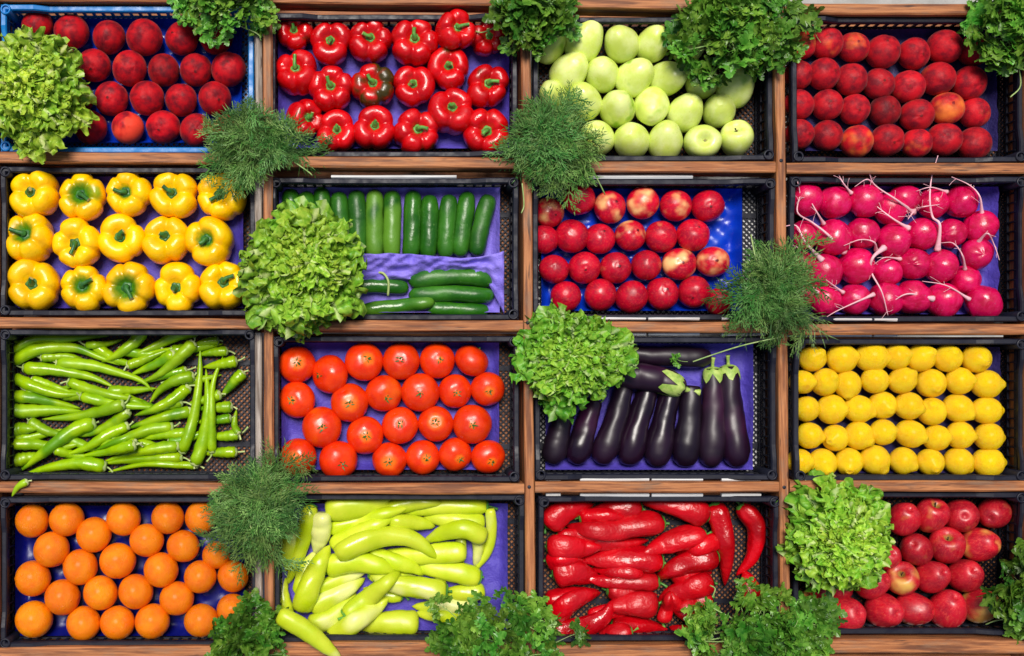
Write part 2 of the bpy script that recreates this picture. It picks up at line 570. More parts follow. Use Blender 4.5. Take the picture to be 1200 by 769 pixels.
for i in range(5):
    for y in (20, 750):
        p = at(upx(i, y), y, -0.15)
        v, f = box_v(-0.02, 0.02, -0.02, 0.02, -0.65, 0)
        rack_part('leg', me('leg', v, f, WOOD, False), p)
for y in (190, 380, 575):
    A, B = at(-10, y, -0.152), at(1212, y, -0.152)
    v, f = box_v(A.x, B.x, A.y - 0.02, A.y + 0.02, -0.05, 0)
    rack_part('bearer', me('bearer', v, f, WOOD, False), (0, 0, -0.150))

# ------------------------------------------------------------------ the crates
def sweep_ring(path, prof, mat, name):
    """closed ring through path points (x, y, z); prof = (offset outwards, height)"""
    n, k = len(path), len(prof)
    v, f = [], []
    for i in range(n):
        a, b, c = Vector(path[i - 1]), Vector(path[i]), Vector(path[(i + 1) % n])
        d1 = (b - a).xy.normalized(); d2 = (c - b).xy.normalized()
        n1 = Vector((d1.y, -d1.x)); n2 = Vector((d2.y, -d2.x))
        m = (n1 + n2).normalized()
        m = m / max(m.dot(n1), 0.3)
        for o_, h in prof:
            v.append((b.x + m.x * o_, b.y + m.y * o_, b.z + h))
    for i in range(n):
        for j in range(k):
            f.append((i * k + j, ((i + 1) % n) * k + j, ((i + 1) % n) * k + (j + 1) % k, i * k + (j + 1) % k))
    return me(name, v, f, mat, False)

ZF = -0.106                                        # crate floor
def crate(rect, mat, label):
    x0, y0, x1, y1 = rect
    A, B = at(x0, y1, 0), at(x1, y0, 0)
    cx, cy = (A.x + B.x) / 2, (A.y + B.y) / 2
    hx, hy = (B.x - A.x) / 2, (B.y - A.y) / 2
    root = obj('plastic_crate', None, loc=(cx, cy, ZF - 0.004))
    tag(root, label, 'crate', 'plastic crates set in the rack')
    def part(name, m, loc=(0, 0, 0), kind=None):
        o = obj(name, m, root)
        o.location = Vector(loc) + Vector((0, 0, -root.location.z))
        if kind: o['kind'] = kind
        return o
    # rim: high corners, lower in the middle of each side
    wd, low = 0.0135, -0.012
    ix, iy = hx - wd / 2, hy - wd / 2
    cl, sl_ = 0.07, 0.035
    path = [(-ix, -iy, 0), (-ix + cl, -iy, 0), (-ix + cl + sl_, -iy, low), (ix - cl - sl_, -iy, low), (ix - cl, -iy, 0),
            (ix, -iy, 0), (ix, -iy + cl * .6, 0), (ix, -iy + cl * .6 + sl_, low * .6), (ix, iy - cl * .6 - sl_, low * .6), (ix, iy - cl * .6, 0),
            (ix, iy, 0), (ix - cl, iy, 0), (ix - cl - sl_, iy, low), (-ix + cl + sl_, iy, low), (-ix + cl, iy, 0),
            (-ix, iy, 0), (-ix, iy - cl * .6, 0), (-ix, iy - cl * .6 - sl_, low * .6), (-ix, -iy + cl * .6 + sl_, low * .6), (-ix, -iy + cl * .6, 0)]
    h = wd / 2
    prof = [(h, -0.018), (h, -0.003), (h - 0.0025, 0), (-h + 0.0025, 0), (-h, -0.003), (-h, -0.012), (h - 0.004, -0.012), (h - 0.004, -0.018)]
    part('rim', sweep_ring(path, prof, mat, 'rim'))
    # corner posts with their round stacking sockets
    for sx in (-1, 1):
        for sy in (-1, 1):
            b = MB()
            P = [Vector((0, 0, ZF)), Vector((0, 0, -0.004)), Vector((0, 0, 0.004)), Vector((0, 0, 0.005))]
            ro = 0.0125
            ang = [2 * math.pi * q / 16 for q in range(16)]
            ring = [(ro, ZF), (ro, 0.003), (ro - 0.0015, 0.0045), (ro - 0.004, 0.0045), (ro - 0.0045, 0.003), (ro - 0.0045, -0.05)]
            v = [(r * math.cos(a), r * math.sin(a), z) for r, z in ring for a in ang]
            f = [(i * 16 + j, i * 16 + (j + 1) % 16, (i + 1) * 16 + (j + 1) % 16, (i + 1) * 16 + j) for i in range(5) for j in range(16)]
            f.append(tuple(80 + j for j in range(16)))
            part('corner_post', me('corner_post', v, f, mat, True), (sx * (ix - 0.006), sy * (iy - 0.006), 0))
    # four side lattices: slats, two bands and a low criss-cross
    tx, ty = hx - 0.010, hy - 0.010
    for (a, b) in (((-tx, ty), (tx, ty)), ((tx, ty), (tx, -ty)), ((tx, -ty), (-tx, -ty)), ((-tx, -ty), (-tx, ty))):
        A_, B_ = Vector((*a, 0)), Vector((*b, 0))
        q = MB()
        L = (B_ - A_).length
        d = (B_ - A_) / L
        for z, hh in ((-0.026, 0.012), (-0.062, 0.006), (ZF + 0.007, 0.014)):
            q.bar(A_ + Vector((0, 0, z)), B_ + Vector((0, 0, z)), 0.004, hh)
        n = int(L / 0.022)
        for i in range(n + 1):
            p = A_ + d * (L * i / n)
            q.bar(p + Vector((0, 0, -0.022)), p + Vector((0, 0, -0.062)), 0.003, 0.007)
        m = int(L / 0.012)
        for i in range(m):
            p0, p1 = A_ + d * (L * i / m), A_ + d * (L * (i + 1) / m)
            for za, zb in ((-0.063, -0.080), (-0.080, -0.097)):
                q.bar(p0 + Vector((0, 0, za)), p1 + Vector((0, 0, zb)), 0.0025, 0.003)
                q.bar(p1 + Vector((0, 0, za)), p0 + Vector((0, 0, zb)), 0.0021, 0.003)
        part('side_lattice', q.mesh('side_lattice', [mat]), kind='stuff')
    # floor lattice of crossing diagonals
    q = MB()
    st = 0.0135
    k = -(hx + hy)
    while k < hx + hy:
        for s in (1, -1):
            xa, xb = max(-tx, (k - ty) if s == 1 else (k - ty)), min(tx, k + ty)
            if xb - xa > 0.004:
                q.bar((xa, s * (xa - k), ZF - 0.001 * (s < 0)), (xb, s * (xb - k), ZF - 0.001 * (s < 0)), 0.003, 0.004)
        k += st
    for s in (-0.33, 0.33):
        q.bar((-tx, s * 2 * ty * 0.9, ZF + 0.0012), (tx, s * 2 * ty * 0.9, ZF + 0.0012), 0.012, 0.004)
    part('floor_lattice', q.mesh('floor_lattice', [mat]), kind='stuff')
    return root

RECT = {
 11: (0.5, 5, 297, 178), 12: (316, 15, 607, 183), 13: (625, 18, 907, 188), 14: (929, 18, 1202, 190),
 21: (0, 195, 299, 370), 22: (317, 208, 608, 375), 23: (624.5, 209, 909, 375), 24: (926, 207, 1203, 377),
 31: (0, 386, 299, 563), 32: (320, 394, 609, 565), 33: (627, 395, 911, 563), 34: (931, 397, 1203, 564),
 41: (0, 583, 301, 760), 42: (321, 580, 615, 753), 43: (631, 582, 914, 753), 44: (931, 577, 1203, 745)}
CLAB = {
 11: 'bright blue plastic crate holding dark red peaches', 12: 'black plastic crate holding red bell peppers',
 13: 'black plastic crate holding pale green apples', 14: 'black plastic crate holding red peaches in four rows',
 21: 'black plastic crate holding yellow bell peppers', 22: 'black plastic crate holding cucumbers on purple paper',
 23: 'black plastic crate holding shiny nectarines on a blue tray', 24: 'black plastic crate holding magenta radishes',
 31: 'black plastic crate heaped with thin green chillies', 32: 'black plastic crate holding round red tomatoes',
 33: 'black plastic crate holding dark purple aubergines', 34: 'black plastic crate holding yellow lemons',
 41: 'black plastic crate holding oranges on a navy tray', 42: 'black plastic crate heaped with pale green long peppers',
 43: 'black plastic crate heaped with long red peppers', 44: 'black plastic crate holding red streaked apples'}
for k, r in RECT.items():
    crate(r, BLUEP if k == 11 else BLACKP, CLAB[k])

ZL = -0.094
def liner(k, mat, label, cat='paper sheet', name='paper_liner', inset=(10, 8, 14, 8), cups=0.0, wr=0.006, lift=0.03):
    x0, y0, x1, y1 = RECT[k]
    A, B = at(x0 + inset[0], y1 - inset[3], ZL), at(x1 - inset[2], y0 + inset[1], ZL)
    # keep inside the crate walls
    wa, wb = at(x0, y1, 0), at(x1, y0, 0)
    A.x, A.y = max(A.x, wa.x + 0.014), max(A.y, wa.y + 0.014)
    B.x, B.y = min(B.x, wb.x - 0.014), min(B.y, wb.y - 0.014)
    nx, ny = (72, 46) if cups else (84, 56)
    v, f = [], []
    for j in range(ny + 1):
        for i in range(nx + 1):
            u, w_ = i / nx, j / ny
            x, y = A.x + (B.x - A.x) * u, A.y + (B.y - A.y) * w_
            e = min(u * (B.x - A.x), (1 - u) * (B.x - A.x), w_ * (B.y - A.y), (1 - w_) * (B.y - A.y))
            z = ZL + max(0, 1 - e / 0.022) ** 2 * lift
            if cups:
                r_ = int(w_ * 4)
                z += cups * (math.sin(u * 14 * math.pi + r_ * math.pi) * math.sin(w_ * 8 * math.pi))
            else:
                z += abs(mnoise.fractal(Vector((x * 11, y * 11, k)), 0.7, 2.2, 4)) * wr + max(0, .25 - abs(mnoise.noise(Vector((x * 8 + y * 4, y * 9, k + 5))))) * .022
            v.append((x, y, z))
    for j in range(ny):
        for i in range(nx):
            a = j * (nx + 1) + i
            f.append((a, a + 1, a + nx + 2, a + nx + 1))
    c = Vector(((A.x + B.x) / 2, (A.y + B.y) / 2, ZL))
    o = obj(name, me(name, [Vector(p) - c for p in v], f, mat), loc=c)
    tag(o, label, cat, 'liners on the crate floors')
    return o
liner(12, PURPLE, 'purple paper sheet lying under the red bell peppers', inset=(8, 12, 10, 6))
liner(21, PURPLE, 'purple paper sheet lying under the yellow bell peppers', inset=(10, 10, 12, 8))
liner(22, PURPLE_L, 'purple paper sheet lying under the cucumbers', inset=(8, 10, 24, 8))
liner(24, PURPLE, 'purple paper sheet lying under the radishes', inset=(8, 10, 42, 8))
liner(32, PURPLE, 'purple paper sheet lying under the tomatoes', inset=(8, 8, 26, 16))
liner(33, PURPLE, 'purple paper sheet lying under the aubergines', inset=(10, 8, 34, 14))
liner(42, PURPLE, 'purple paper sheet lying under the pale green peppers', inset=(8, 8, 22, 14))
liner(14, PURPLE_D, 'dark purple paper sheet lying under the red peaches', inset=(8, 10, 42, 10))
liner(34, PURPLE_D, 'dark purple paper sheet lying under the lemons', inset=(8, 10, 40, 10))
liner(11, BLUET, 'moulded blue tray lying under the dark red peaches', 'tray', 'fruit_tray', (10, 8, 12, 8), 0.006)
liner(23, BLUET, 'moulded blue tray lying under the nectarines', 'tray', 'fruit_tray', (8, 8, 44, 10), 0.007)
liner(41, NAVYT, 'moulded navy tray lying under the oranges', 'tray', 'fruit_tray', (12, 8, 12, 10), 0.005)

# ------------------------------------------------------------------ round produce
TILE = lambda k: ((0, 300, 600, 880)[k % 10 - 1], (0, 185, 370, 564)[k // 10 - 1])
def zp(k, x, y):
    t = TILE(k)
    return t[0] + x / 3.75, t[1] + y / 3.75

def peach_mesh(i, mat, groove=0.06):
    n = 20
    prof = [(math.sin(math.pi * t / n), math.cos(math.pi * t / n)) for t in range(n + 1)]
    sd = 3.7 * i
    def fn(r, z, a, t):
        top = math.exp(-((t) / 0.09) ** 2)
        gv = math.exp(-(min(a, 2 * math.pi - a) / 0.22) ** 2) * math.sin(math.pi * t) ** 0.5
        k = 1 - groove * gv * (1 - 0.5 * t) + 0.035 * mnoise.noise(Vector((math.cos(a), math.sin(a) + sd, z * 1.3)))
        return r * k * (1.02 + 0.02 * math.cos(2 * a)), z * 0.96 * k - 0.11 * top
    return prof_mesh('peach', prof, 32, mat, fn)

def round_set(k, rows, name, cat, what, where, group, protos, look, rad=1.0, tilt=0.55, zsq=1.0, patchf=None, post=None, z0=ZL, zr=0.004):
    """rows of (x, y, r[, opts]) in enlarged-photo units; every fruit an object of its own"""
    for ri, row in enumerate(rows):
        row = sorted(row, key=lambda q: q[0])
        for ci, it in enumerate(row):
            o_ = it[3] if len(it) > 3 else {}
            r0 = it[2] / 3.75 * rad
            r = r0 * sc(-0.05)
            z = z0 + r * zsq * 0.97 + random.random() * zr + o_.get('dz', 0)
            r = r0 * sc(z)
            p = at(*zp(k, it[0], it[1]), z)
            o = copy_tree(random.choice(protos))
            o.name = name
            o.location = p
            if 'st' in o_:
                sx, sy = o_['st']
                ox, oy = (sx - it[0]) / it[2], -(sy - it[1]) / it[2]
            else:
                a = random.random() * 6.283
                m = math.sqrt(random.random()) * tilt
                ox, oy = m * math.cos(a), m * math.sin(a)
            spin = random.random() * 6.283
            if 'tip' in o_:
                sx, sy = o_.get('st', (it[0], it[1]))
                spin = math.atan2(-(o_['tip'][1] - sy), o_['tip'][0] - sx)
            M = tilt_matrix(ox, oy, spin)
            if o_.get('flip') or (name in ('peach', 'nectarine') and random.random() < .4): M = M @ Matrix.Rotation(math.pi, 4, 'X')
            o.rotation_euler = M.to_euler()
            sxy = o_.get('sq', 1.0)
            if 'sq' in o_:       # stretched in the picture's x
                o.rotation_euler = (0, 0, 0)
                o.scale = (r * sxy, r, r * zsq)
            else:
                o.scale = (r * random.uniform(.98, 1.02), r * random.uniform(.98, 1.02), r * zsq)
            o.color = (o_.get('p', patchf() if patchf else 0.0), o_.get('v', random.uniform(0.78, 1.06) if name in ('peach', 'nectarine') else random.uniform(0.88, 1.06)), o_.get('b', random.random() * .3), 1)
            lk = o_.get('look', look)
            tag(o, f'{lk}, {ORD[ci]} from left in {rowname(ri, len(rows))} row {where}', cat, group)
            if post: post(o, o_)

def park(protos):
    """remove the prototypes after copying"""
    for p in protos:
        for c in list(p.children_recursive): bpy.data.objects.remove(c)
        bpy.data.objects.remove(p)

# dark peaches, blue crate
pr = [obj('peach', peach_mesh(i, PEACH_D)) for i in range(4)]
round_set(11, [
 [(165, 112, 68, {'v': .85}), (315, 140, 76, {'v': .9, 'st': (310, 110)}), (480, 165, 72, {'v': .8}), (635, 165, 78), (800, 170, 72), (950, 165, 72, {'v': .8})],
 [(262, 285, 72), (415, 288, 72), (570, 302, 76, {'p': .35}), (720, 310, 70, {'v': .62, 'look': 'very dark maroon peach'}), (862, 308, 70), (1005, 305, 75)],
 [(340, 430, 70), (490, 435, 74), (648, 432, 75), (797, 440, 70), (945, 435, 72)],
 [(400, 562, 72), (562, 562, 70, {'p': .75, 'v': 1.1, 'look': 'orange red peach with pale patches'}), (718, 560, 72), (862, 572, 72, {'v': .85}), (1000, 572, 66, {'p': .4})]],
 'peach', 'peach', 'peach', 'of the blue crate', 'dark red peaches in the blue crate', pr, 'dark red peach', patchf=lambda: random.random() * .3)
park(pr)
# red peaches, top right crate
pr = [obj('peach', peach_mesh(i + 9, PEACH)) for i in range(4)]
round_set(14, [
 [(222, 198, 64, {'p': .75, 'v': 1.1}), (332, 190, 70, {'p': .5}), (450, 210, 66, {'p': .65, 'look': 'red peach with a yellow side'}), (580, 228, 74), (715, 237, 68), (850, 207, 74), (980, 222, 68, {'v': .8})],
 [(210, 330, 62), (320, 327, 70), (440, 350, 70, {'v': .85}), (560, 370, 67), (690, 382, 70, {'p': .4, 'v': 1.1}), (820, 347, 73, {'v': .85}), (958, 367, 74)],
 [(210, 460, 64), (335, 462, 67), (455, 482, 65), (588, 488, 67, {'v': .5, 'look': 'dusky purple peach'}), (728, 507, 71), (860, 477, 71, {'p': .85, 'look': 'red peach with a yellow patch'}), (982, 497, 65, {'p': .5})],
 [(212, 590, 65, {'v': .8}), (335, 597, 67, {'v': .75}), (465, 622, 70, {'p': .7, 'v': 1.15, 'look': 'orange peach with a pale side'}), (598, 617, 71), (727, 630, 64, {'p': .45, 'v': 1.1}), (848, 614, 74), (980, 632, 74)]],
 'peach', 'peach', 'peach', 'beside the green apples', 'red peaches in the crate beside the green apples', pr, 'red fuzzy peach', patchf=lambda: random.random() * .4)
park(pr)
# nectarines
pr = [obj('nectarine', peach_mesh(i + 20, NECT, 0.045)) for i in range(4)]
round_set(23, [
 [(162, 240, 66, {'p': 0.66}), (295, 182, 70), (430, 217, 70, {'p': 0.66, 'look': 'red nectarine with a cream side'}), (575, 197, 71, {'p': 0.80, 'v': 1.15, 'look': 'cream and red nectarine'}), (720, 210, 70, {'p': 0.61, 'look': 'red nectarine with a cream top'}), (860, 212, 70)],
 [(142, 358, 62), (262, 345, 72, {'v': .9}), (385, 357, 67), (520, 342, 67, {'p': 0.61, 'look': 'orange sided red nectarine'}), (655, 347, 69, {'p': 0.44}), (795, 340, 71)],
 [(185, 490, 64, {'v': .85}), (318, 484, 70), (455, 484, 68), (590, 472, 66, {'v': .8}), (735, 467, 70, {'sq': 1.06, 'p': 0.71, 'look': 'nectarine with a pale cream end'}), (882, 457, 66, {'sq': 1.1, 'p': 0.74, 'look': 'pale streaked nectarine'})],
 [(235, 610, 68), (388, 602, 71), (525, 612, 70), (660, 597, 72), (800, 590, 69), (908, 632, 60, {'v': .85})]],
 'nectarine', 'nectarine', 'nectarine', 'on the blue tray', 'nectarines on the blue tray', pr, 'glossy red nectarine', patchf=lambda: random.random() * .35)
park(pr)

# bell peppers
PP = smooth_prof([(0, .50), (.14, .50), (.26, .60), (.42, .80), (.62, .88), (.82, .78), (.96, .5), (1.0, .15), (.97, -.25), (.86, -.65), (.62, -.95), (.34, -.98), (.12, -.86), (0, -.84)], 26)
def pepper_mesh(i, mat):
    n = 4 if i % 4 else 3
    ph, sd = i * 1.3, i * 7.1
    if i % 4 == 3: n = 5
    amp = [random.uniform(.92, 1.07) for _ in range(n)]
    offs = [random.uniform(-.13, .13) for _ in range(n)]
    def fn(r, z, a, t):
        q = (a - ph) / (2 * math.pi / n)
        q += 0.12 * math.sin(a + sd)
        kk = int(math.floor(q)) % n
        fr = q - math.floor(q)
        gro = (1 - abs(math.sin(math.pi * fr))) ** 2.4
        w = min(1, t / 0.2) * (1 - 0.25 * t)
        lob = 1 + (amp[kk] - 1) * math.sin(math.pi * fr) * w
        k = (1.05 - 0.21 * gro * w) * lob + 0.05 * mnoise.noise(Vector((math.cos(a) * 1.5, math.sin(a) * 1.5 + sd, z)))
        zz = z - 0.22 * gro * math.exp(-((t - .25) / .16) ** 2) + (amp[kk] - 1) * .6 * math.sin(math.pi * fr) * math.exp(-((t - .28) / .16) ** 2)
        return r * k, zz
    return prof_mesh('bell_pepper', PP, 56, mat, fn)
def pepper_stem(parent, mat, ln, seed):
    rr = random.Random(seed)
    # calyx: wavy little cap
    v, f = [], []
    nu = 24
    ring = [(0.0, .60), (.10, .60), (.18, .575), (.23, .55), (.24, .51)]
    for r, z in ring[1:]:
        for j in range(nu):
            a = 2 * math.pi * j / nu
            k = 1 + (0.16 * math.cos(5 * a + seed) + .06 * math.cos(3 * a)) * (r / .25) ** 2
            v.append((r * k * math.cos(a), r * k * math.sin(a), z))
    for i in range(3):
        for j in range(nu):
            f.append((i * nu + j, (i + 1) * nu + j, (i + 1) * nu + (j + 1) % nu, i * nu + (j + 1) % nu))
    v.append((0, 0, .6)); f += [(len(v) - 1, j, (j + 1) % nu) for j in range(nu)]
    P = resample([Vector((0, 0, .58)), Vector((.02, 0, .76)), Vector((.08 + .1 * ln, .02, .84)), Vector((.10 + .45 * ln, rr.uniform(-.1, .1), .86 + .12 * ln))], 9)
    rd = [.15, .12, .10, .09, .085, .08, .08, .085, .09]
    b = MB()
    b.add(v, f, 0)
    tv, tf = tube_vf(P, rd, 10)
    b.add(tv, tf[:-1], 0)
    b.add([tv[i] for i in range(80, 90)], [tuple(range(10))], 1)
    return obj('stem', b.mesh('stem', [mat, CUT], True), parent)
def pepper_protos(mat, smat, base):
    out = []
    for i in range(6):
        o = obj('bell_pepper', pepper_mesh(base + i, mat))
        pepper_stem(o, smat, (0.1, .75, .35, .6, .15, .9)[i], base + i)
        out.append(o)
    return out
pr = pepper_protos(REDPEP, STEMG, 0)
round_set(12, [
 [(170, 145, 80, {'st': (168, 140), 'tip': (175, 105), 'p': .45, 'look': 'red pepper with a brown shoulder'}), (328, 192, 90, {'st': (328, 188), 'tip': (328, 225)}), (500, 182, 92, {'st': (505, 172)}), (695, 187, 100, {'st': (697, 178), 'tip': (683, 110)}), (872, 136, 84, {'st': (900, 128), 'tip': (950, 120), 'dz': .03}), (1015, 165, 78, {'v': .8})],
 [(180, 325, 92, {'st': (172, 292), 'tip': (175, 230)}), (330, 392, 97, {'st': (330, 385), 'tip': (300, 335)}), (515, 380, 94, {'st': (512, 370), 'tip': (480, 340), 'p': .88, 'look': 'half green brown striped pepper'}), (690, 382, 90, {'st': (688, 375), 'tip': (655, 380), 'p': .42, 'look': 'red pepper with brownish green marks'}), (850, 302, 90, {'st': (838, 298), 'p': .4}), (1015, 380, 93, {'st': (1022, 375)})],
 [(215, 520, 82), (355, 582, 88, {'st': (360, 575)}), (520, 567, 92, {'st': (525, 555)}), (705, 585, 98, {'st': (720, 570), 'tip': (775, 575), 'p': .5, 'look': 'red pepper with dark green shoulder'}), (858, 492, 97, {'st': (862, 468)}), (1012, 582, 100, {'st': (1008, 590), 'tip': (960, 612), 'p': .38})]],
 'bell_pepper', 'bell pepper', 'pepper', 'of red bell peppers', 'red bell peppers', pr, 'glossy red bell pepper', zsq=0.85, patchf=lambda: random.random() * .42)
park(pr)
pr = pepper_protos(YELPEP, STEMD, 30)
round_set(21, [
 [(157, 162, 108, {'st': (140, 155), 'b': .25}), (365, 175, 103, {'st': (372, 165), 'tip': (410, 195), 'p': .45, 'b': .9, 'look': 'greenish yellow bell pepper'}), (567, 162, 99, {'st': (555, 155), 'b': .5}), (767, 167, 104, {'st': (760, 155), 'tip': (740, 140), 'b': .3}), (977, 172, 108, {'st': (968, 165), 'tip': (948, 195), 'b': .25})],
 [(135, 357, 108, {'st': (110, 325), 'tip': (70, 315), 'b': .8, 'look': 'yellow pepper with bent stem'}), (345, 382, 107, {'st': (340, 385), 'tip': (342, 432), 'b': .2}), (535, 360, 104, {'st': (543, 348), 'b': .3}), (733, 360, 102, {'st': (732, 337), 'b': .3}), (925, 367, 107, {'st': (902, 365), 'tip': (885, 395), 'b': .6})],
 [(155, 564, 115, {'st': (158, 550), 'tip': (175, 505), 'b': .25}), (372, 580, 102, {'st': (378, 555), 'b': .75, 'p': .3, 'look': 'green shouldered yellow pepper'}), (573, 570, 110, {'st': (565, 580), 'tip': (592, 622), 'b': .95}), (785, 572, 104, {'st': (777, 578), 'tip': (760, 615), 'b': .25}), (985, 562, 107, {'st': (995, 537), 'b': .3})]],
 'bell_pepper', 'bell pepper', 'pepper', 'of yellow bell peppers', 'yellow bell peppers', pr, 'glossy yellow bell pepper', zsq=0.85, patchf=lambda: random.random() * .1)
park(pr)

# apples
AP = smooth_prof([(0, .62), (.07, .66), (.18, .80), (.36, .93), (.62, .92), (.86, .66), (.985, .25), (.98, -.12), (.86, -.52), (.66, -.84), (.42, -1.0), (.22, -1.07), (.09, -1.12), (0, -1.13)], 24)
AP2 = smooth_prof([(0, .62), (.07, .66), (.18, .80), (.36, .93), (.62, .92), (.86, .66), (.985, .25), (.98, -.12), (.86, -.52), (.66, -.84), (.42, -.99), (.22, -1.0), (.09, -.95), (0, -.92)], 26)
def apple_mesh(i, mat, cone=0.0):
    sd = i * 5.3
    def fn(r, z, a, t):
        k = 1 + .05 * mnoise.noise(Vector((math.cos(a), math.sin(a) + sd, z))) + .025 * math.cos(5 * a + sd) * (1 if z < -.3 else .3)
        return r * k * (1 + cone * z * .5 - cone * .1), z * (1.0 + cone * .3)
    return prof_mesh('apple', AP if mat is GAPPLE else AP2, 32, mat, fn)
def apple_stem(o):
    P = resample([Vector((0, 0, .58)), Vector((.02, 0, .8)), Vector((.1, .03, 1.02))], 6)
    v, f = tube_vf(P, [.05, .04, .035, .035, .04, .055], 7)
    obj('stem', me('stem', v, f, BROWNS), o)
def green_post(o, op):
    if op.get('stalk'): apple_stem(o)
def lying(k, rows):
    """give apples their sideways lie: stem end away from the viewer at the edge"""
    for row in rows:
        for i, it in enumerate(row):
            o_ = it[3] if len(it) > 3 else {}
            if 'st' not in o_ and 'sq' not in o_:
                a = o_.get('dir', random.uniform(.2, 2.9) if random.random() < .7 else random.uniform(0, 6.28))
                m = random.uniform(.25, .85)
                o_['st'] = (it[0] + m * it[2] * math.cos(a), it[1] - m * it[2] * math.sin(a))
                o_['flip'] = 1
            row[i] = (it[0], it[1], it[2], o_)
    return rows
pr = [obj('apple', apple_mesh(i, GAPPLE, .26)) for i in range(4)]
round_set(13, lying(13, [
 [(165, 192, 74), (320, 176, 84, {'v': 1.06}), (478, 187, 76), (620, 187, 74), (765, 190, 74)],
 [(255, 312, 79), (395, 322, 76), (542, 337, 78), (690, 342, 76), (832, 352, 73), (988, 382, 78)],
 [(178, 412, 64), (315, 442, 76), (465, 472, 79), (612, 474, 79, {'v': 1.06}), (765, 490, 77), (910, 482, 73)],
 [(210, 580, 76), (370, 602, 76), (523, 614, 79), (675, 614, 77), (832, 628, 74, {'sq': 1.12, 'look': 'wide green apple lying sideways'}), (985, 616, 73, {'st': (968, 575), 'stalk': 1, 'look': 'green apple showing its stalk end'})]]),
 'apple', 'apple', 'apple', 'of green apples', 'pale green apples', pr, 'smooth pale green apple', patchf=lambda: random.random() * .5, post=green_post)
park(pr)
pr = [obj('apple', apple_mesh(i + 10, RAPPLE, .16)) for i in range(4)]
round_set(44, lying(44, [
 [(675, 162, 70, {'p': .4}), (790, 152, 72, {'st': (795, 95), 'stalk': 1, 'p': .45, 'look': 'red apple with its stalk end up'}), (925, 152, 74), (1065, 142, 70, {'v': .75, 'look': 'deep dark red apple'})],
 [(600, 332, 60), (725, 297, 69, {'v': .72, 'look': 'dark wine red apple'}), (860, 287, 76, {'st': (842, 235), 'stalk': 1, 'p': .4}), (1010, 277, 73, {'p': .5, 'v': 1.1})],
 [(300, 470, 54), (380, 468, 60), (535, 447, 69), (665, 432, 72, {'st': (635, 395), 'stalk': 1, 'p': .75, 'look': 'orange red apple with deep stalk hollow'}), (800, 417, 71), (945, 412, 73)],
 [(240, 540, 58, {'p': .8}), (415, 587, 82), (590, 570, 76), (720, 562, 72, {'p': .5}), (865, 557, 80, {'p': .35}), (1010, 545, 75, {'p': .85, 'look': 'yellow and red apple'})]]),
 'apple', 'apple', 'apple', 'of red apples', 'red apples', pr, 'streaked red apple', patchf=lambda: random.random() * .4, post=green_post)
park(pr)

# tomatoes
TP = [(math.sin(math.pi * t / 20), math.cos(math.pi * t / 20)) for t in range(21)]
def tomato_mesh(i):
    sd = i * 4.1
    def fn(r, z, a, t):
        top = math.exp(-(t / .10) ** 2)
        lob = .035 * math.cos(5 * a + sd) * math.exp(-((t - .2) / .2) ** 2) + .03 * mnoise.noise(Vector((math.cos(a), math.sin(a) + sd, z)))
        return r * (1.02 + lob), z - .09 * top
    return prof_mesh('tomato', TP, 36, TOMATO, fn)
def tomato_calyx(o, seed):
    rr = random.Random(seed)
    b = MB()
    n = 5
    for i in range(n):
        a = 2 * math.pi * i / n + rr.uniform(-.3, .3)
        L = rr.uniform(.16, .36)
        da = rr.uniform(-.4, .4)
        d = Vector((math.cos(a), math.sin(a), 0)); s = Vector((-d.y, d.x, 0))
        e = Vector((math.cos(a + da), math.sin(a + da), 0))
        p = [Vector((0, 0, .90)), d * L * .45 + s * .04 + Vector((0, 0, .96)), d * L * .45 - s * .04 + Vector((0, 0, .96)), e * L + Vector((0, 0, rr.uniform(.96, 1.06))),
             d * L * .3 + Vector((0, 0, .90))]
        b.add(p, [(0, 1, 3), (0, 3, 2), (1, 4, 3), (4, 2, 3)], 0)
    v, f = tube_vf(resample([Vector((0, 0, .84)), Vector((.0, .0, .95)), Vector((rr.uniform(-.08, .08), rr.uniform(-.08, .08), 1.04))], 5), [.07, .06, .05, .05, .06], 8)
    b.add(v, f, 0)
    obj('calyx', b.mesh('calyx', [STEMD], False), o)
pr = []
for i in range(6):
    o = obj('tomato', tomato_mesh(i))
    tomato_calyx(o, i)
    pr.append(o)
T = lambda x, y, r, sx, sy, **k: (x, y, r, dict(st=(sx, sy), **k))
round_set(32, [
 [T(180, 215, 80, 190, 205, b=.8), T(325, 257, 83, 268, 265), T(475, 202, 84, 498, 187, b=.7), T(638, 200, 80, 632, 190, b=.1), T(797, 197, 77, 808, 193), T(947, 197, 76, 995, 130, b=0, v=.95)],
 [T(180, 370, 80, 158, 370, b=.4), T(412, 382, 84, 415, 382, b=.9, look='red tomato with yellow round its stem'), T(562, 342, 80, 578, 365, p=.7), T(722, 337, 82, 722, 340, v=.93), T(875, 332, 74, 880, 340), T(1018, 322, 73, 1022, 335, b=.6)],
 [T(290, 490, 88, 297, 485, p=.7), T(480, 525, 82, 485, 525, b=.6), T(633, 482, 80, 632, 468), T(790, 475, 77, 785, 460, b=.9, look='bright tomato with yellow crown'), T(950, 477, 86, 945, 478, b=.3)],
 [T(185, 622, 82, 165, 620, b=.8), T(362, 635, 86, 388, 652), T(587, 633, 77, 583, 640, b=.9, p=.5), T(733, 623, 76, 750, 625, b=.6), T(875, 610, 74, 895, 630, b=.5), T(1020, 620, 74, 1035, 642, b=.5)]],
 'tomato', 'tomato', 'tomato', 'of the tomatoes', 'tomatoes on purple paper', pr, 'ripe red tomato', zsq=.86, patchf=lambda: random.random() * .4)
park(pr)

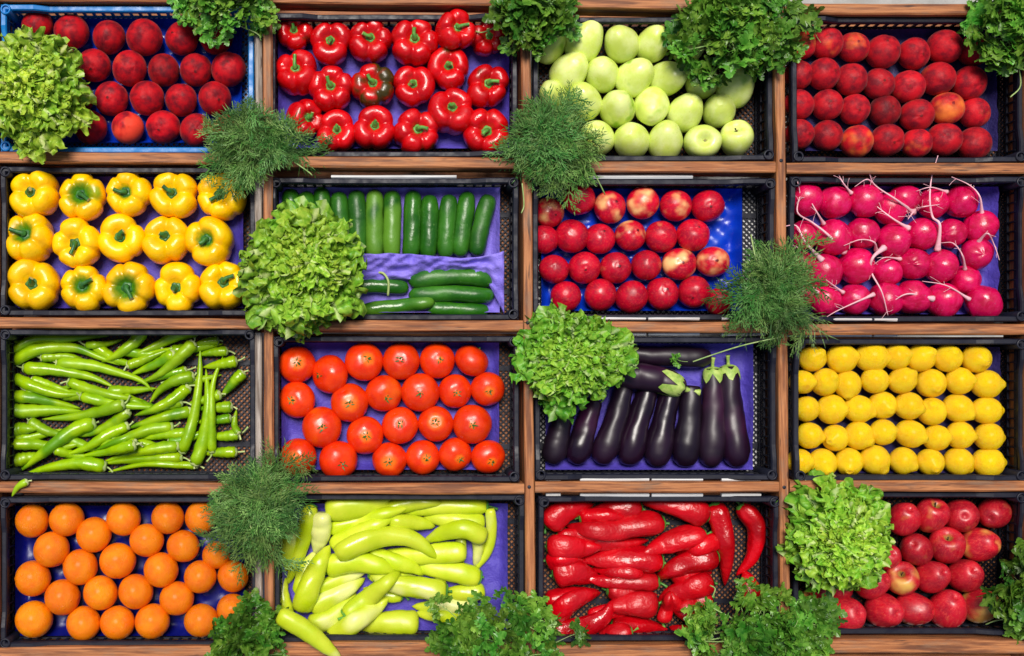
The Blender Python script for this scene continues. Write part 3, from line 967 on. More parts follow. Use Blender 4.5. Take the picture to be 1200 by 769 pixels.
# oranges
def orange_mesh(i):
    sd = i * 3.3
    def fn(r, z, a, t):
        k = 1 + .022 * mnoise.noise(Vector((math.cos(a), math.sin(a) + sd, z)))
        return r * k, z * .97 * k - .04 * math.exp(-(t / .06) ** 2)
    return prof_mesh('orange', TP, 36, ORANGE, fn)
pr = []
for i in range(3):
    o = obj('orange', orange_mesh(i))
    v = [(0.055 * math.cos(a), 0.055 * math.sin(a), .945) for a in [math.pi * 2 * q / 7 for q in range(7)]] + [(0, 0, .96)]
    obj('button', me('button', v, [(7, q, (q + 1) % 7) for q in range(7)], BROWNS), o)
    pr.append(o)
round_set(41, [
 [(142, 174, 74), (293, 167, 76), (543, 165, 76), (738, 160, 73), (885, 157, 73)],
 [(227, 300, 79), (413, 235, 78), (645, 260, 74), (805, 285, 72), (950, 325, 62)],
 [(145, 427, 79), (353, 377, 78), (518, 350, 80, {'v': 1.06}), (708, 390, 77), (880, 420, 73, {'v': .9}), (1025, 417, 70, {'v': .88})],
 [(275, 510, 79, {'v': .92}), (442, 490, 76, {'p': .7}), (597, 485, 77, {'v': .94}), (777, 515, 76)],
 [(150, 607, 82, {'p': .8, 'v': 1.05}), (368, 624, 76), (517, 622, 76), (670, 615, 78), (885, 612, 75, {'v': .88}), (1020, 562, 69, {'v': .85})]],
 'orange', 'orange', 'orange', 'on the navy tray', 'oranges on the navy tray', pr, 'round bright orange', tilt=3.0, patchf=lambda: random.random() * .3)
park(pr)

# lemons (local +X is the nipple)
def lemon_mesh(i):
    n = 22
    pts = []
    for t in range(n + 1):
        th = math.pi * t / n
        x, r = 1.16 * math.cos(th), math.sin(th) ** .92
        pts.append((r, x))
    sd = i * 2.9
    def fn(r, z, a, t):
        nip = .26 * math.exp(-(t / .09) ** 2)
        sh = 1 - .10 * math.exp(-((t - .16) / .07) ** 2)
        k = 1 + .035 * mnoise.noise(Vector((math.cos(a), math.sin(a) + sd, z)))
        return r * k * sh, z + nip - .05 * math.exp(-((1 - t) / .05) ** 2)
    m = prof_mesh('lemon', pts, 28, LEMON, fn)
    m.transform(Matrix.Rotation(R(90), 4, 'Y'))
    return m
LM = [lemon_mesh(i) for i in range(4)]
LEM = [
 [(270, 187, 62, 45, .6), (400, 187, 66, 10, .9), (530, 182, 67, -5, .9), (640, 180, 60, 20, .6), (745, 184, 66, 40, .6), (865, 187, 64, 80, .5), (990, 190, 64, -60, .3)],
 [(225, 292, 55, 0, .8), (325, 292, 60, 60, .5), (425, 302, 62, -100, .9), (545, 285, 57, 0, 1.0), (665, 284, 60, 45, .7), (790, 297, 67, -90, .3), (917, 287, 64, 10, .7), (1035, 302, 63, 0, .95)],
 [(245, 410, 58, 0, 1.), (355, 412, 66, 0, .8), (472, 410, 63, -18, .95), (578, 394, 63, -60, .4), (693, 397, 61, -20, .7), (795, 422, 64, 120, .6), (910, 407, 66, -40, .8), (1035, 417, 62, 0, 1.)],
 [(258, 527, 62, -10, .95), (370, 537, 63, 200, .7), (473, 527, 64, -35, .8), (580, 512, 60, 20, .6), (700, 519, 64, -25, .75), (815, 537, 62, 5, .7), (920, 525, 62, -5, .7), (1045, 532, 64, -5, 1.)],
 [(215, 642, 58, 0, .8), (315, 647, 61, -80, .6), (430, 642, 64, -120, .6), (545, 634, 65, -55, .95), (668, 638, 66, -35, .85), (787, 644, 61, -90, .4), (912, 642, 66, -35, 1.), (1042, 645, 66, 0, 1.)]]
for ri, row in enumerate(LEM):
    for ci, (x, y, r_, ang, flat) in enumerate(row):
        r = r_ / 3.75 * sc(-.05)
        z = -0.052 - r + .036 + random.random() * .004
        o = obj('lemon', random.choice(LM))
        o.location = at(*zp(34, x, y), z)
        el = math.acos(min(1, flat))
        o.rotation_euler = (Matrix.Rotation(R(ang), 4, 'Z') @ Matrix.Rotation(-el, 4, 'Y') @ Matrix.Rotation(random.random() * 6, 4, 'X')).to_euler()
        k_ = random.uniform(.90, .99)
        o.scale = (r * .89 * k_ * random.uniform(.95, 1.08), r * 1.01 * k_, r * 1.01 * k_)
        o.color = (random.random() * .45, random.uniform(1.0, 1.1), 0, 1)
        nip = {True: 'yellow lemon with its pointed tip showing', False: 'plump yellow lemon'}[flat > .94]
        tag(o, f'{nip}, {ORD[ci]} from the left in the {rowname(ri, 5)} row', 'lemon', 'lemons in five rows')

# radishes: ball, with tapering root as a part
def radish_mesh(i):
    sd = i * 3.9
    def fn(r, z, a, t):
        k = 1 + .10 * mnoise.noise(Vector((math.cos(a) * 1.2, math.sin(a) * 1.2 + sd, z * 1.4)))
        return r * k, z * k * (1.0 + .05 * math.sin(sd))
    return prof_mesh('radish', TP, 28, RADISH, fn)
RM = [radish_mesh(i) for i in range(4)]
RAD = [
 [(240, 182, 74), (365, 197, 73), (502, 187, 76), (612, 225, 72), (672, 180, 66), (800, 200, 68), (925, 192, 70)],
 [(228, 340, 66), (360, 352, 79), (490, 332, 71), (625, 367, 76), (750, 335, 72), (880, 332, 64), (1008, 302, 71)],
 [(220, 465, 58), (322, 500, 80), (465, 477, 77), (600, 502, 62), (715, 467, 69), (835, 477, 72), (990, 425, 70)],
 [(232, 600, 55), (325, 627, 69), (452, 622, 70), (590, 622, 76), (712, 612, 74), (845, 627, 76), (940, 542, 66), (1020, 637, 76)]]
ROOTS = [  # outline from the radish end to the thin tip
 [(440, 155), (405, 110), (380, 65)], [(715, 240), (640, 185), (545, 120), (520, 68)], [(545, 125), (510, 95), (455, 128)],
 [(690, 310), (620, 265), (545, 208)], [(820, 405), (830, 295), (798, 260), (786, 180), (795, 80), (822, -10)], [(730, 225), (760, 215), (830, 205)],
 [(860, 150), (790, 130), (725, 147)], [(1015, 245), (1005, 170), (960, 120), (882, 84)], [(410, 415), (340, 340), (270, 285), (205, 240), (215, 160), (205, 105)],
 [(320, 290), (290, 240), (255, 185), (215, 172)], [(312, 450), (240, 372), (200, 300), (142, 302)], [(550, 405), (540, 370), (480, 360), (408, 386)],
 [(585, 395), (535, 440), (528, 500), (575, 590), (602, 692)], [(655, 445), (590, 438), (548, 462)], [(940, 490), (930, 430), (890, 376), (833, 374)],
 [(1000, 370), (1040, 332), (1070, 385), (1092, 450)], [(540, 600), (380, 672), (300, 722)], [(800, 620), (690, 598), (610, 640)],
 [(960, 622), (860, 562), (752, 542)], [(405, 592), (330, 536)], [(292, 592), (262, 556)], [(718, 232), (690, 270)], [(235, 500), (210, 400), (165, 385)]]
rads = []
for ri, row in enumerate(RAD):
    row = sorted(row, key=lambda q: q[0])
    for ci, (x, y, r_) in enumerate(row):
        r = r_ / 3.75 * sc(-.05)
        z = -.092 + r + random.random() * .012
        o = obj('radish', random.choice(RM))
        o.location = at(*zp(24, x, y), z)
        o.rotation_euler = (random.random() * 6, random.random() * 6, random.random() * 6)
        o.scale = (r, r * random.uniform(.97, 1.05), r)
        o.color = (random.random() * .8, random.uniform(.85, 1.08), 0, 1)
        rads.append((o, x, y, r_, z, r, ri, ci, []))
for li, line in enumerate(ROOTS):
    x, y = line[0]
    rd = min(rads, key=lambda q: math.hypot(q[1] - x, q[2] - y) / q[3])
    o, cx, cy, r_, z, r = rd[:6]
    rd[8].append(1)
    pts = []
    for i, (lx, ly) in enumerate(line):
        if i == 0:
            d = min(math.hypot(lx - cx, ly - cy) / r_, .97)
            zz = z + r * math.sqrt(1 - d * d) * .94
        else:
            zz = -.014 + .014 * (i % 2)
        pts.append(at(*zp(24, lx, ly), zz))
    P = resample(pts, 8 * len(line))
    n = len(P)
    w0 = .0034 if li in (1, 3, 4, 8, 10, 12, 17) else .0024
    rads_ = [max(w0 * 1.5 * math.exp(-(i / n) * 9), 0) + w0 * (1 - .75 * (i / n)) for i in range(n)]
    v, f = tube_vf(P, rads_, 7)
    bpy.context.view_layer.update()
    inv = (Matrix.LocRotScale(o.location, o.rotation_euler, o.scale)).inverted()
    B_ = MB()
    B_.add([inv @ p for p in v], f)
    for _ in range(5):          # hair roots
        i0 = random.randrange(n // 5, n - 2)
        d = Vector((random.uniform(-1, 1), random.uniform(-1, 1), random.uniform(-.2, .3))).normalized() + (P[i0 + 1] - P[i0]).normalized() * .8
        L_ = random.uniform(.008, .022)
        H_ = resample([P[i0], P[i0] + d * L_ * .5, P[i0] + d * L_ + Vector((random.uniform(-.004, .004), random.uniform(-.004, .004), 0))], 6)
        hv, hf = tube_vf(H_, [.0005] * 6, 4)
        B_.add([inv @ p for p in hv], hf)
    q = obj('root', B_.mesh('root', [RROOT], True), o)
    q.color = (.0, random.uniform(.85, 1.1), 0, 1)
for (o, x, y, r_, z, r, ri, ci, ro) in rads:
    lk = 'magenta radish with a long curling root' if ro else 'round magenta radish'
    tag(o, f'{lk}, {ORD[ci]} from the left in the {rowname(ri, 4)} row', 'radish', 'radishes on purple paper')

# ------------------------------------------------------------------ long produce, piled
class Pile:
    def __init__(s, k, floor=ZL + .004):
        s.k, s.pts, s.floor = k, [], floor
        s.items = []
    def place(s, line, wz, n=18, sink=.80, prof=None):
        """line in enlarged-photo units; returns world points and radii, resting on what lies below"""
        r = wz / 3.75 / 2 * sc(-.06)
        base = resample([Vector((x, y, 0)) for x, y in line], n)
        rad = [r * (interp(prof, i / (n - 1)) if prof else 1) for i in range(n)]
        z = []
        for i, q in enumerate(base):
            rr = rad[i]
            zz = s.floor + rr
            p = at(*zp(s.k, q.x, q.y), -.06)
            for (a, ar) in s.pts:
                d = math.hypot(a.x - p.x, a.y - p.y)
                R_ = (ar + rr) * sink
                if d < R_: zz = max(zz, a.z + math.sqrt(R_ * R_ - d * d))
            z.append(zz)
        for _ in range(5):
            z = [max(z[i], .5 * (z[max(i - 1, 0)] + z[min(i + 1, n - 1)])) if 0 < i < n - 1 else z[i] for i in range(n)]
            z = [(.25 * z[max(i - 1, 0)] + .5 * z[i] + .25 * z[min(i + 1, n - 1)]) for i in range(n)]
        P = [at(*zp(s.k, q.x, q.y), z[i]) for i, q in enumerate(base)]
        for p, rr in zip(P, rad):
            s.pts.append((p, rr))
        return P, rad

def shell_vf(P, rad, ln, lobes, ph, sides=20, over=1.05):
    """calyx: pointed lobes hugging the first part of a tube"""
    F = frames(P)
    n = 5
    L = [0]
    for i in range(1, len(P)): L.append(L[-1] + (P[i] - P[i - 1]).length)
    v, f = [], []
    for i in range(n + 1):
        for j in range(sides):
            a = 2 * math.pi * j / sides
            reach = ln * (.35 + .65 * abs(math.sin(lobes * a / 2 + ph)) ** 1.6)
            s_ = -rad[0] * .25 + (reach + rad[0] * .25) * i / n
            k = 0
            while k < len(L) - 2 and L[k + 1] < s_: k += 1
            h = (s_ - L[k]) / (L[k + 1] - L[k])
            t, u, b = F[k]
            c = P[k].lerp(P[k + 1], h) if s_ >= 0 else P[0] + t * s_
            rr = (rad[k] + (rad[k + 1] - rad[k]) * max(h, 0)) * over + .0006
            if i == 0: rr *= .45
            if i == 1: rr = max(rr * .92, rr - .002)
            v.append(c + u * rr * math.cos(a) + b * rr * math.sin(a))
    for i in range(n):
        for j in range(sides):
            f.append((i * sides + j, i * sides + (j + 1) % sides, (i + 1) * sides + (j + 1) % sides, (i + 1) * sides + j))
    return v, f

def long_thing(pile, line, wz, name, mat, prof, stem=None, n=20, sides=14, fn=None, sink=.8, wb=1.0):
    P, rad = pile.place(line, wz, n, sink, prof)
    c = sum(P, Vector()) / len(P)
    sd = random.random() * 90
    def wob(t, a):
        k = 1 + wb * .10 * mnoise.noise(Vector((t * 5, math.cos(a) + sd, math.sin(a)))) + wb * .05 * mnoise.noise(Vector((t * 14, math.cos(a) * 2 + sd, math.sin(a) * 2)))
        return k * (fn(t, a) if fn else 1)
    v, f = tube_vf(P, rad, sides, wob)
    o = obj(name, me(name, [p - c for p in v], f, mat), loc=c)
    if stem:
        smat, slen, sw, bend, cal = stem
        b = MB()
        t = (P[0] - P[1]).normalized()
        sdv = Vector((t.y, -t.x, 0)) * bend
        a0 = P[0] - t * rad[0] * .1
        SP = resample([a0, a0 + t * slen * .45 + sdv * slen * .15, a0 + t * slen + sdv * slen * .6 + Vector((0, 0, .2 * slen))], 8)
        tv, tf = tube_vf(SP, [sw * q for q in (1.6, 1.1, .9, .8, .8, .85, .95, 1.1)], 8)
        b.add([q - c for q in tv], tf)
        if cal:
            tv, tf = shell_vf(P, rad, cal, 5, random.random() * 3)
            b.add([q - c for q in tv], tf)
        obj('stem', b.mesh('stem', [smat], True), o)
    o.color = (random.random() * .8, random.uniform(.86, 1.06), 0, 1)
    pile.items.append((o, line))
    return o

def describe(items, look, where, cat, group, bands=4, suffix=''):
    """label by size, bend and lie; order within a band of the crate keeps every label single"""
    ys = [sum(p[1] for p in l) / len(l) for o, l in items]
    order = sorted(range(len(items)), key=lambda i: ys[i])
    per = math.ceil(len(items) / bands)
    for b in range(bands):
        idx = sorted(order[b * per:(b + 1) * per], key=lambda i: sum(p[0] for p in items[i][1]) / len(items[i][1]))
        for c, i in enumerate(idx):
            o, l = items[i]
            dx, dy = l[-1][0] - l[0][0], l[-1][1] - l[0][1]
            chord = math.hypot(dx, dy)
            arc = sum(math.dist(l[j], l[j + 1]) for j in range(len(l) - 1))
            size = 'long' if arc > 330 else 'short'
            shape = 'bent' if arc > chord * 1.05 else 'straight'
            lie = 'level' if abs(dx) > 3 * abs(dy) else ('upright' if abs(dy) > 2 * abs(dx) else 'slanting')
            bn = (['upper', 'lower'] if bands == 2 else ['top', 'middle', 'bottom'] if bands == 3 else ['top', 'upper middle', 'lower middle', 'bottom'])[b]
            tag(o, f'{size} {shape} {look} lying {lie}, {ORD[c]} from the left in the {bn} {where}', cat, group)

# cucumbers
CUP = [(0, .25), (.015, .5), (.04, .75), (.09, .93), (.2, 1), (.8, 1), (.91, .93), (.96, .75), (.985, .5), (1, .2)]
pl = Pile(22)
VERT = [((152, 140), (154, 400)), ((220, 150), (226, 420)), ((288, 130), (296, 430)), ((362, 152), (376, 440)), ((440, 145), (450, 440)), ((522, 142), (522, 445)),
        ((599, 146), (597, 445)), ((690, 146), (680, 445)), ((763, 166), (755, 445)), ((850, 165), (830, 440)), ((932, 152), (893, 435)), ((1024, 166), (965, 430))]
vert, low = [], []
for (a, b) in VERT:
    m = ((a[0] + b[0]) / 2 + random.uniform(-4, 4), (a[1] + b[1]) / 2)
    o = long_thing(pl, [a, m, b], 80, 'cucumber', CUCM, CUP, n=24, sides=16, sink=.5)
    vert.append(o)
for i, o in enumerate(vert):
    o.color = (.9 if i in (5, 6) else random.random() * .5, random.uniform(.8, 1.0), 0, 1)
    tag(o, f'{"lighter" if i in (5, 6) else "dark"} green cucumber standing upright, {ORD[i]} from the left in the upper row', 'cucumber', 'cucumbers on purple paper')
pl2 = Pile(22)
LOW = [([(330, 640), (440, 610), (500, 500)], 60, 'dark cucumber end under the lettuce by the paper fold'),
       ([(400, 570), (520, 562), (670, 572)], 66, 'dark cucumber below the pale tendril, half under the lettuce'),
       ([(745, 655), (880, 668), (1022, 672)], 64, 'short cucumber nearest the bottom rim of its crate'),
       ([(672, 605), (850, 596), (1045, 608)], 74, 'cucumber between two others below the paper fold'),
       ([(450, 672), (600, 655), (785, 634)], 64, 'slanting cucumber at the bottom beside the lettuce'),
       ([(672, 545), (800, 525), (950, 522), (1045, 545)], 78, 'slightly curved cucumber lying just below the paper fold')]
for line, wz, lab in LOW[1:]:
    o = long_thing(pl2, line, wz, 'cucumber', CUCM, CUP, n=26, sides=16, sink=.72)
    tag(o, lab, 'cucumber', 'cucumbers on purple paper')
    if '_t' not in globals():
        _t = 1
        c = o.location
        P = resample([at(*zp(22, x, y), z) - c for x, y, z in ((530, 505, -.06), (560, 508, -.05), (582, 545, -.048), (580, 606, -.055))], 14)
        v, f = tube_vf(P, [.003] * 14, 7)
        obj('tendril', me('tendril', v, f, STEMP), o)
# crumpled paper fold between the two rows of cucumbers
v, f = [], []
NX, NY = 70, 16
for j in range(NY + 1):
    for i in range(NX + 1):
        u, q = i / NX, j / NY
        x = 300 + u * 790
        yt = 432 - 12 * math.sin(u * 5) - 34 * max(0, (u - .78) / .22) ** 1.5 + 8 * mnoise.noise(Vector((u * 9, 1, 0)))
        yb = 535 + 8 * math.sin(u * 7)
        if u > .9: yb += 150 * ((u - .9) / .1)
        y = yt + (yb - yt) * q
        z = -.030 - .045 * q ** .8
        z += .013 * (1 - 2 * abs(mnoise.noise(Vector((u * 11 + q * 2, q * 2.5, 4))))) + .007 * mnoise.noise(Vector((u * 30, q * 6, 1)))
        if q < .13: z -= (.13 - q) * .06
        v.append(at(*zp(22, x, y), z))
for j in range(NY):
    for i in range(NX):
        a = j * (NX + 1) + i
        f.append((a, a + NX + 1, a + NX + 2, a + 1))
c = v[len(v) // 2].copy()
fold = obj('paper_fold', me('paper_fold', [p - c for p in v], f, PURPLE_L), loc=c)
mod = fold.modifiers.new('thickness', 'SOLIDIFY'); mod.thickness = .0006
tag(fold, 'crumpled purple paper fold dividing upright cucumbers from lying ones', 'paper sheet')

# green chillies
CHP = [(0, .62), (.04, .9), (.1, 1), (.3, .93), (.6, .70), (.82, .44), (.94, .22), (1, .05)]
CH = [
 ([(380, 130), (460, 125), (540, 105)], 42), ([(960, 108), (900, 115), (850, 125)], 50), ([(1000, 155), (940, 160), (860, 175)], 52), ([(180, 185), (300, 180), (390, 205)], 52),
 ([(1040, 200), (960, 215), (890, 228)], 62), ([(140, 280), (220, 305), (320, 340)], 48), ([(480, 330), (560, 330), (690, 320)], 56), ([(1070, 250), (1030, 290), (970, 360)], 62),
 ([(130, 465), (200, 505), (300, 530)], 62), ([(820, 515), (720, 525), (600, 540)], 58), ([(1020, 400), (950, 405), (860, 410)], 60), ([(1050, 522), (980, 530), (900, 530)], 60),
 ([(1040, 600), (960, 602), (860, 600)], 60), ([(970, 345), (900, 370), (820, 390)], 56), ([(1015, 450), (930, 462), (850, 470)], 50), ([(800, 380), (720, 400), (600, 440)], 54),
 ([(45, 565), (150, 565), (270, 578), (380, 555)], 62), ([(60, 640), (120, 625), (200, 610)], 72), ([(50, 512), (90, 497), (165, 500)], 74), ([(770, 165), (690, 210), (570, 262)], 62),
 ([(600, 560), (480, 560), (360, 580)], 56), ([(240, 590), (320, 610), (420, 620)], 52), ([(820, 240), (720, 262), (600, 300)], 54), ([(560, 220), (640, 190), (740, 150)], 50),
 ([(40, 160), (150, 105), (300, 100), (478, 90)], 54), ([(640, 42), (595, 110), (520, 168), (445, 205)], 72), ([(868, 68), (780, 85), (680, 135), (590, 172)], 66),
 ([(58, 270), (150, 312), (260, 345), (365, 345)], 64), ([(300, 290), (400, 325), (520, 355), (635, 372)], 58), ([(30, 352), (130, 360), (240, 380), (355, 408)], 64),
 ([(355, 355), (450, 375), (560, 395), (705, 405)], 58), ([(30, 405), (100, 420), (230, 415), (365, 420)], 74), ([(850, 265), (770, 285), (700, 330), (655, 388)], 62),
 ([(830, 310), (770, 360), (700, 400), (590, 440)], 64), ([(840, 420), (740, 440), (640, 470), (545, 500)], 62), ([(105, 230), (250, 240), (400, 270), (508, 318)], 68),
 ([(250, 208), (380, 215), (500, 245), (620, 285), (672, 335)], 62), ([(55, 205), (160, 150), (320, 140), (430, 180), (525, 218)], 66), ([(852, 118), (780, 190), (710, 250), (635, 292)], 68),
 ([(545, 388), (440, 420), (320, 445), (185, 455)], 64), ([(760, 488), (660, 500), (560, 535), (415, 592)], 62), ([(565, 418), (500, 470), (420, 510), (315, 532)], 62),
 ([(565, 483), (480, 520), (380, 580), (285, 612)], 62), ([(785, 573), (680, 585), (560, 610), (455, 642)], 62), ([(595, 568), (500, 590), (355, 617)], 62), ([(800, 623), (700, 625), (560, 635), (450, 652)], 62),
 ([(465, 664), (350, 650), (230, 665), (105, 698)], 74), ([(870, 660), (760, 655), (620, 655), (455, 692)], 42), ([(418, 472), (330, 500), (220, 580), (75, 692)], 78),
 ([(800, 600), (850, 450), (876, 280), (880, 142)], 60), ([(855, 655), (890, 560), (915, 400), (905, 235)], 70), ([(932, 602), (930, 450), (936, 300), (980, 178)], 48), ([(1050, 520), (1030, 480), (1040, 410)], 40)]
pl = Pile(31, ZF + .010)
for i in range(15):             # deep ones seen between the others
    x, y = 80 + (i % 5) * 165 + random.uniform(-40, 40), 140 + (i // 5) * 190 + random.uniform(-50, 50)
    a = random.uniform(-.5, .5)
    CH.insert(0, ([(x, y), (x + 110 * math.cos(a), y + 110 * math.sin(a) + random.uniform(-25, 25)), (x + 230 * math.cos(a), y + 230 * math.sin(a))], random.uniform(50, 62)))
def chw(t, a):
    return 1 + .085 * math.sin(t * 40 + 2 * math.sin(a)) * (1 - t) + .05 * math.sin(3 * a)
for line, wz in CH:
    long_thing(pl, line, wz * .88, 'green_chilli', CHILM, CHP, (STEMP, random.uniform(.010, .026), .0026, random.uniform(-1.2, 1.2), .005), n=22, sides=12, fn=chw, sink=.68)
describe(pl.items, 'green chilli', 'quarter', 'chilli', 'green chillies heaped in a crate')
pb = Pile(31, -.0)
pb.floor = .008
o = long_thing(pb, [(122, 728), (80, 752), (52, 795)], 34, 'green_chilli', CHILM, CHP, (STEMP, .01, .002, .5, .004), n=14, sides=10)
tag(o, 'small green chilli fallen onto the wooden rail above the oranges', 'chilli')

# pale green long peppers
BNP = [(0, .70), (.03, .88), (.08, .98), (.2, 1), (.5, .92), (.75, .72), (.92, .40), (1, .05)]
BN = [
 ([(640, 500), (560, 500), (470, 470)], 60), ([(900, 250), (905, 320), (900, 370)], 44), ([(830, 440), (760, 480), (690, 510)], 56), ([(500, 400), (590, 420), (740, 440)], 66), ([(690, 225), (600, 215), (520, 200)], 60),
 ([(1000, 180), (900, 175), (800, 165), (730, 160)], 72), ([(1012, 110), (900, 108), (780, 115), (635, 142)], 74), ([(540, 150), (640, 105), (740, 93), (820, 97)], 72),
 ([(590, 180), (680, 180), (790, 198)], 68), ([(320, 210), (430, 185), (560, 145), (668, 118)], 66), ([(312, 122), (430, 112), (520, 95), (618, 58)], 100),
 ([(1030, 120), (1035, 200), (1020, 300), (955, 405)], 46), ([(970, 230), (978, 300), (960, 375)], 52), ([(920, 312), (800, 318), (680, 325), (550, 312)], 84),
 ([(1005, 250), (920, 212), (840, 222), (735, 265)], 78), ([(980, 425), (880, 400), (760, 385), (680, 380)], 84), ([(1000, 485), (900, 490), (800, 495)], 74),
 ([(945, 555), (860, 548), (760, 550), (685, 550)], 66), ([(945, 615), (870, 602), (790, 590), (695, 580)], 62), ([(270, 475), (370, 430), (485, 398)], 62),
 ([(500, 318), (600, 350), (690, 380), (738, 415)], 74), ([(305, 372), (430, 352), (520, 366), (625, 398)], 96), ([(335, 285), (420, 240), (510, 200), (605, 160)], 74), ([(355, 322), (460, 270), (590, 240), (700, 262), (805, 345)], 88),
 ([(830, 485), (720, 468), (600, 450), (495, 402)], 88), ([(245, 560), (330, 510), (410, 470), (480, 425)], 78), ([(238, 628), (320, 605), (390, 550), (440, 490)], 84), ([(395, 592), (470, 530), (560, 460), (638, 395)], 80),
 ([(708, 622), (620, 620), (520, 625), (430, 642)], 98), ([(330, 692), (430, 620), (520, 560), (585, 508)], 80),
 ([(140, 195), (142, 300), (122, 405)], 68), ([(190, 490), (220, 390), (262, 305)], 62), ([(288, 140), (285, 230), (262, 320)], 78), ([(242, 112), (215, 230), (180, 340), (138, 455)], 64),
 ([(140, 590), (118, 500), (128, 415)], 54), ([(198, 560), (240, 450), (280, 360), (325, 280)], 84)]
pl = Pile(42)
def bnw(t, a):
    return 1 + .07 * math.cos(3 * a + t * 3) * (1 - t * .5)
for i, (line, wz) in enumerate(BN):
    o = long_thing(pl, line, wz * (1.2 if i > 28 else 1.1), 'long_pepper', BANM, BNP, (STEMG, random.uniform(.012, .030), .0034, random.uniform(-1.2, 1.2), .004) if i % 3 == 0 else None, n=24, sides=14, fn=bnw, sink=.70)
pb = Pile(42, .0)
pb.floor = .006
o = long_thing(pb, [(100, 585), (200, 640), (290, 712), (376, 782)], 84, 'long_pepper', BANM, BNP, None, n=24, sides=14, fn=bnw)
tag(o, 'pale green pepper hanging over the bottom left rim onto the wood', 'pepper', 'pale green long peppers')
describe(pl.items, 'pale pepper', 'quarter', 'pepper', 'pale green long peppers')

# long red peppers
RDP = [(0, .55), (.04, .82), (.12, 1), (.3, .97), (.55, .84), (.78, .58), (.93, .28), (1, .05)]
RD = [
 ([(340, 260), (480, 275), (600, 260)], 80), ([(200, 250), (300, 240), (420, 245)], 80), ([(420, 480), (520, 490), (640, 500)], 80), ([(700, 400), (780, 420), (880, 400)], 80), ([(340, 600), (440, 570), (520, 600)], 80),
 ([(155, 190), (230, 130), (360, 100)], 112), ([(560, 115), (450, 120), (330, 140)], 92), ([(850, 155), (760, 115), (670, 98), (565, 92)], 116), ([(165, 285), (260, 290), (400, 290)], 112),
 ([(660, 185), (540, 195), (400, 220), (235, 195)], 116), ([(190, 405), (280, 400), (390, 430)], 118), ([(650, 355), (540, 345), (420, 345), (295, 345)], 120), ([(840, 240), (740, 258), (640, 290), (570, 325)], 116),
 ([(895, 330), (790, 355), (690, 395), (620, 440)], 108), ([(640, 445), (520, 440), (400, 440), (320, 425)], 96), ([(870, 445), (780, 470), (690, 500), (640, 530)], 104), ([(1045, 540), (1045, 470), (1020, 390)], 96),
 ([(150, 530), (230, 505), (380, 480)], 84), ([(440, 640), (560, 635), (690, 655)], 88), ([(190, 600), (230, 545), (310, 505), (390, 490)], 100), ([(845, 660), (780, 670), (690, 640)], 80), ([(800, 600), (740, 560), (690, 480)], 80), ([(160, 350), (260, 345), (340, 360)], 84), ([(300, 160), (420, 150), (520, 165)], 84), ([(900, 260), (800, 300), (720, 320)], 80), ([(560, 400), (460, 395), (350, 385)], 80), ([(520, 660), (420, 670), (300, 665)], 80), ([(870, 520), (800, 540), (720, 570)], 84),
 ([(625, 545), (530, 540), (400, 560)], 116), ([(155, 665), (290, 648), (400, 595), (445, 520)], 112), ([(662, 615), (680, 550), (695, 480)], 66), ([(885, 100), (922, 200), (942, 320), (935, 460)], 98), ([(1005, 105), (1075, 200), (1058, 330), (985, 415)], 88)]
pl = Pile(43)
for i, (line, wz) in enumerate(RD):
    sd = random.random() * 20
    def rdw(t, a, sd=sd):
        return 1 + .09 * math.cos(3 * a + 1.5 * math.sin(t * 3 + sd)) * (1 - t * .4) + .03 * math.cos(5 * a + sd + t) + .05 * mnoise.noise(Vector((t * 9 + sd, math.cos(a) * 2.2, math.sin(a) * 2.2)))
    long_thing(pl, line, wz * .98, 'long_red_pepper', REDL, RDP, (STEMG, random.uniform(.014, .026), .0034, random.uniform(-1, 1), .006), n=28, sides=20, fn=rdw, sink=.62, wb=.5)
describe(pl.items, 'red pepper', 'third', 'pepper', 'long red peppers', bands=3)

# aubergines
EGP = [(0, .62), (.05, .70), (.2, .79), (.5, .86), (.75, 1), (.88, .96), (.95, .78), (.985, .5), (1, .15)]
pl = Pile(33)
EG = [([(250, 370), (215, 480), (172, 640)], 112, 0), ([(360, 370), (322, 490), (277, 640)], 114, 0), ([(494, 305), (450, 470), (388, 645)], 116, 0), ([(606, 300), (552, 470), (508, 650)], 120, 0),
      ([(708, 300), (665, 470), (632, 655)], 122, 0), ([(788, 310), (778, 470), (756, 655)], 120, 0), ([(882, 235), (885, 400), (872, 660)], 120, 1), ([(952, 225), (962, 400), (990, 660)], 124, 1)]
for i, (line, wz, cal) in enumerate(EG):
    o = long_thing(pl, line, wz * 1.0, 'aubergine', EGGM, EGP, (EGGC, .03, .005, random.uniform(-.3, .3), .036) if cal else None, n=30, sides=20, sink=.62)
    lab = 'with green cap ' if cal else ''
    tag(o, f'glossy dark purple aubergine {lab}standing upright, {ORD[i]} from the left', 'aubergine', 'aubergines on purple paper')
o = long_thing(pl, [(515, 165), (640, 178), (870, 185)], 92, 'aubergine', EGGM, [(0, .62), (.05, .75), (.2, .86), (.7, 1), (.9, .95), (.97, .7), (1, .25)], (EGGC, .012, .005, .2, .02), n=28, sides=20, sink=.6)
tag(o, 'nearly black aubergine lying level along the top rim', 'aubergine', 'aubergines on purple paper')
o = long_thing(pl, [(745, 318), (640, 280), (440, 250)], 122, 'aubergine', EGGM, [(0, .62), (.06, .76), (.2, .9), (.7, 1), (.9, .95), (.97, .7), (1, .25)], (EGGC, .05, .008, -.15, .065), n=28, sides=20, sink=.6)
tag(o, 'aubergine with pale green spiky cap lying slanted beside the lettuce', 'aubergine', 'aubergines on purple paper')

